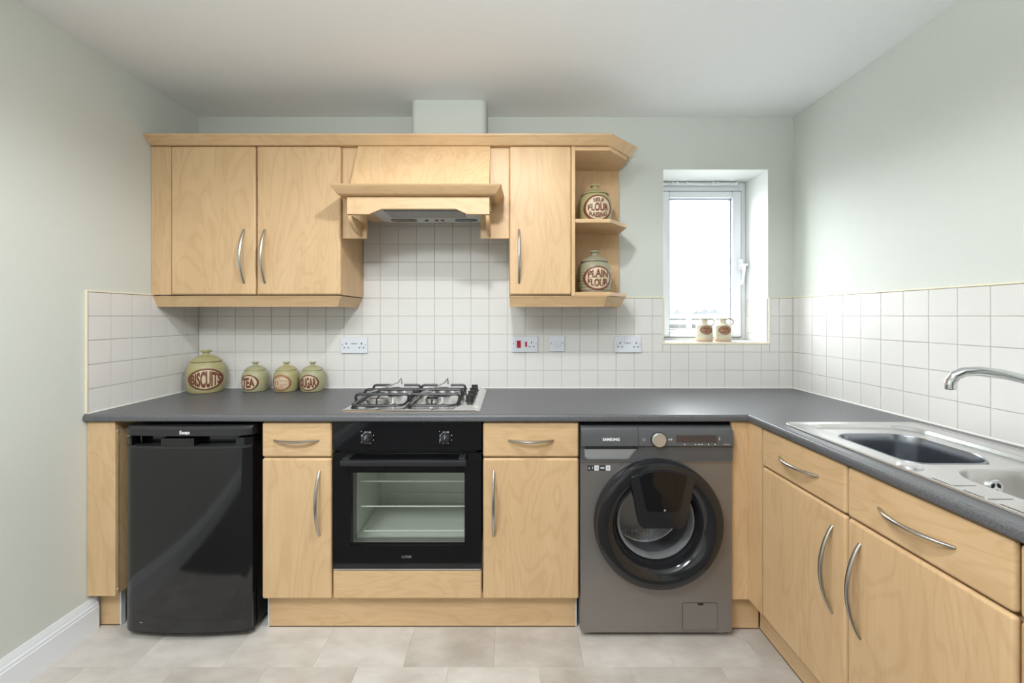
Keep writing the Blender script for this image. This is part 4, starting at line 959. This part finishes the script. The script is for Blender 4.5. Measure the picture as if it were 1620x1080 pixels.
def jar(label, loc, rz, r, h, glz, lid_glz, lines, lz, la, lb, face='clay_cream', txt='clay_brown', ring='clay_brown', ridged=False):
    t = E('storage_jar', label, 'jar', loc, rz, 'stoneware storage jars')
    bh = h*0.72
    pts = [(r*0.83, 0.0), (r*0.875, h*0.012), (r*0.925, h*0.08), (r*0.975, h*0.20), (r, h*0.37), (r*0.99, h*0.50), (r*0.92, h*0.62), (r*0.79, h*0.695), (r*0.755, bh)]
    prof = smooth_prof(pts, 5)
    if ridged: prof = [(q+(0.0012*math.sin(z*420) if z < h*0.5 else 0), z) for q, z in smooth_prof(pts, 14)]
    b = MB(); b.lathe(prof, (0, 0, 0), 'z', 48, True); b.lathe([(r*0.745, bh), (r*0.70, bh), (r*0.68, bh*0.9)], (0, 0, 0), 'z', 48)
    bmesh.ops.remove_doubles(b.bm, verts=b.bm.verts, dist=1e-5)
    P('body', b, glz, t, local=True, angle=60)
    lp = smooth_prof([(r*0.70, bh+0.001), (r*0.80, bh+h*0.004), (r*0.815, bh+h*0.022), (r*0.74, bh+h*0.045), (r*0.55, bh+h*0.105), (r*0.33, bh+h*0.145), (r*0.19, bh+h*0.160)], 4)
    lid = P('lid', MB().lathe(lp, (0, 0, 0), 'z', 48, True), lid_glz, t, local=True, angle=60)
    kp = smooth_prof([(r*0.20, bh+h*0.158), (r*0.17, bh+h*0.185), (r*0.19, bh+h*0.215), (r*0.27, bh+h*0.235), (r*0.285, bh+h*0.255), (r*0.24, bh+h*0.272), (0.0005, bh+h*0.276)], 4)
    P('knob', MB().lathe(kp, (0, 0, 0), 'z', 28), lid_glz, lid, local=True, angle=60)
    label_on(t, prof, h*lz, la, lb, lines, ring, face, txt)
    return t
zt = 0.8856
jar('large olive stoneware jar marked BISCUITS in the left corner', (-1.578, 2.118, zt), 0.62, 0.0865, 0.217, 'glaze_olive', 'glaze_olive', [('BISCUITS', -0.92, 0.92, 1.06)], 0.335, 0.0735, 0.055)
jar('small stoneware jar marked TEA, first right of the big biscuit jar', (-1.338, 2.142, zt), 0.02, 0.0618, 0.152, 'glaze_green', 'glaze_green', [('TEA', -0.80, 0.80, 0.86)], 0.335, 0.044, 0.040)
jar('small stoneware jar marked COFFEE on an orange-brown oval', (-1.175, 2.142, zt), 0.05, 0.0618, 0.152, 'glaze_olive', 'glaze_olive', [('COFFEE', -0.85, 0.85, 1.0)], 0.325, 0.046, 0.042, face='clay_tan', txt='clay_cream', ring='clay_red')
jar('small stoneware jar marked SUGAR, nearest the double socket', (-1.037, 2.142, zt), 0.10, 0.0618, 0.152, 'glaze_green', 'glaze_green', [('SUGAR', -0.85, 0.85, 1.0)], 0.33, 0.0465, 0.041)
jar('stoneware jar marked SELF RAISING FLOUR on the middle shelf', (0.432, 2.080, 1.7375), 0.02, 0.085, 0.208, 'glaze_olive', 'glaze_olive', [('SELF', 0.50, 0.86, 0.50), ('FLOUR', -0.34, 0.42, 0.92), ('RAISING', -0.90, -0.43, 0.80)], 0.345, 0.069, 0.066, txt='clay_brown')
jar('ridged stoneware jar marked PLAIN FLOUR on the bottom shelf', (0.430, 2.080, 1.3905), 0.02, 0.085, 0.220, 'glaze_grey', 'glaze_grey', [('PLAIN', 0.06, 0.86, 0.90), ('FLOUR', -0.86, -0.08, 0.90)], 0.335, 0.069, 0.060, face='clay_cream', txt='clay_brown', ridged=True)

def bottle(label, x, lines, rz):
    t = E('stoneware_bottle', label, 'bottle', (x, 2.285, WZ0+0.0082), rz, 'stoneware bottles on the window sill')
    r, h = 0.0435, 0.128
    pts = [(r*0.93, 0.0), (r, 0.004), (r, 0.04), (r*0.985, 0.080), (r*0.93, 0.090), (r*0.62, 0.098), (r*0.46, 0.103), (r*0.44, 0.118), (r*0.60, 0.125), (r*0.66, 0.128), (r*0.40, 0.129)]
    prof = smooth_prof(pts, 4); P('body', MB().lathe(prof, (0, 0, 0), 'z', 40, True, True), 'glaze_cream', t, local=True, angle=60)
    b = MB(); b.tube([(0.019, 0.004, 0.124), (0.034, 0.006, 0.127), (0.050, 0.008, 0.121), (0.057, 0.009, 0.108), (0.052, 0.008, 0.096), (0.040, 0.006, 0.090)], [0.004, 0.0045, 0.0045, 0.0042, 0.004, 0.004], 8); P('handle', b, 'glaze_grey', t, local=True)
    label_on(t, smooth_prof([(r, 0.0), (r, 0.04), (r*0.99, 0.09)], 3), 0.063, 0.031, 0.024, lines, 'clay_brown', 'clay_tan', 'clay_brown')
bottle('cream stoneware bottle with orange foot on the sill, left of two', 1.088, [('FREN', 0.08, 0.78, 0.85), ('NDI', -0.78, -0.06, 0.8)], -0.17)
bottle('cream stoneware bottle with paler foot on the sill, by the window handle side', 1.192, [('GREN', 0.08, 0.78, 0.85), ('LADT', -0.78, -0.06, 0.85)], -0.20)
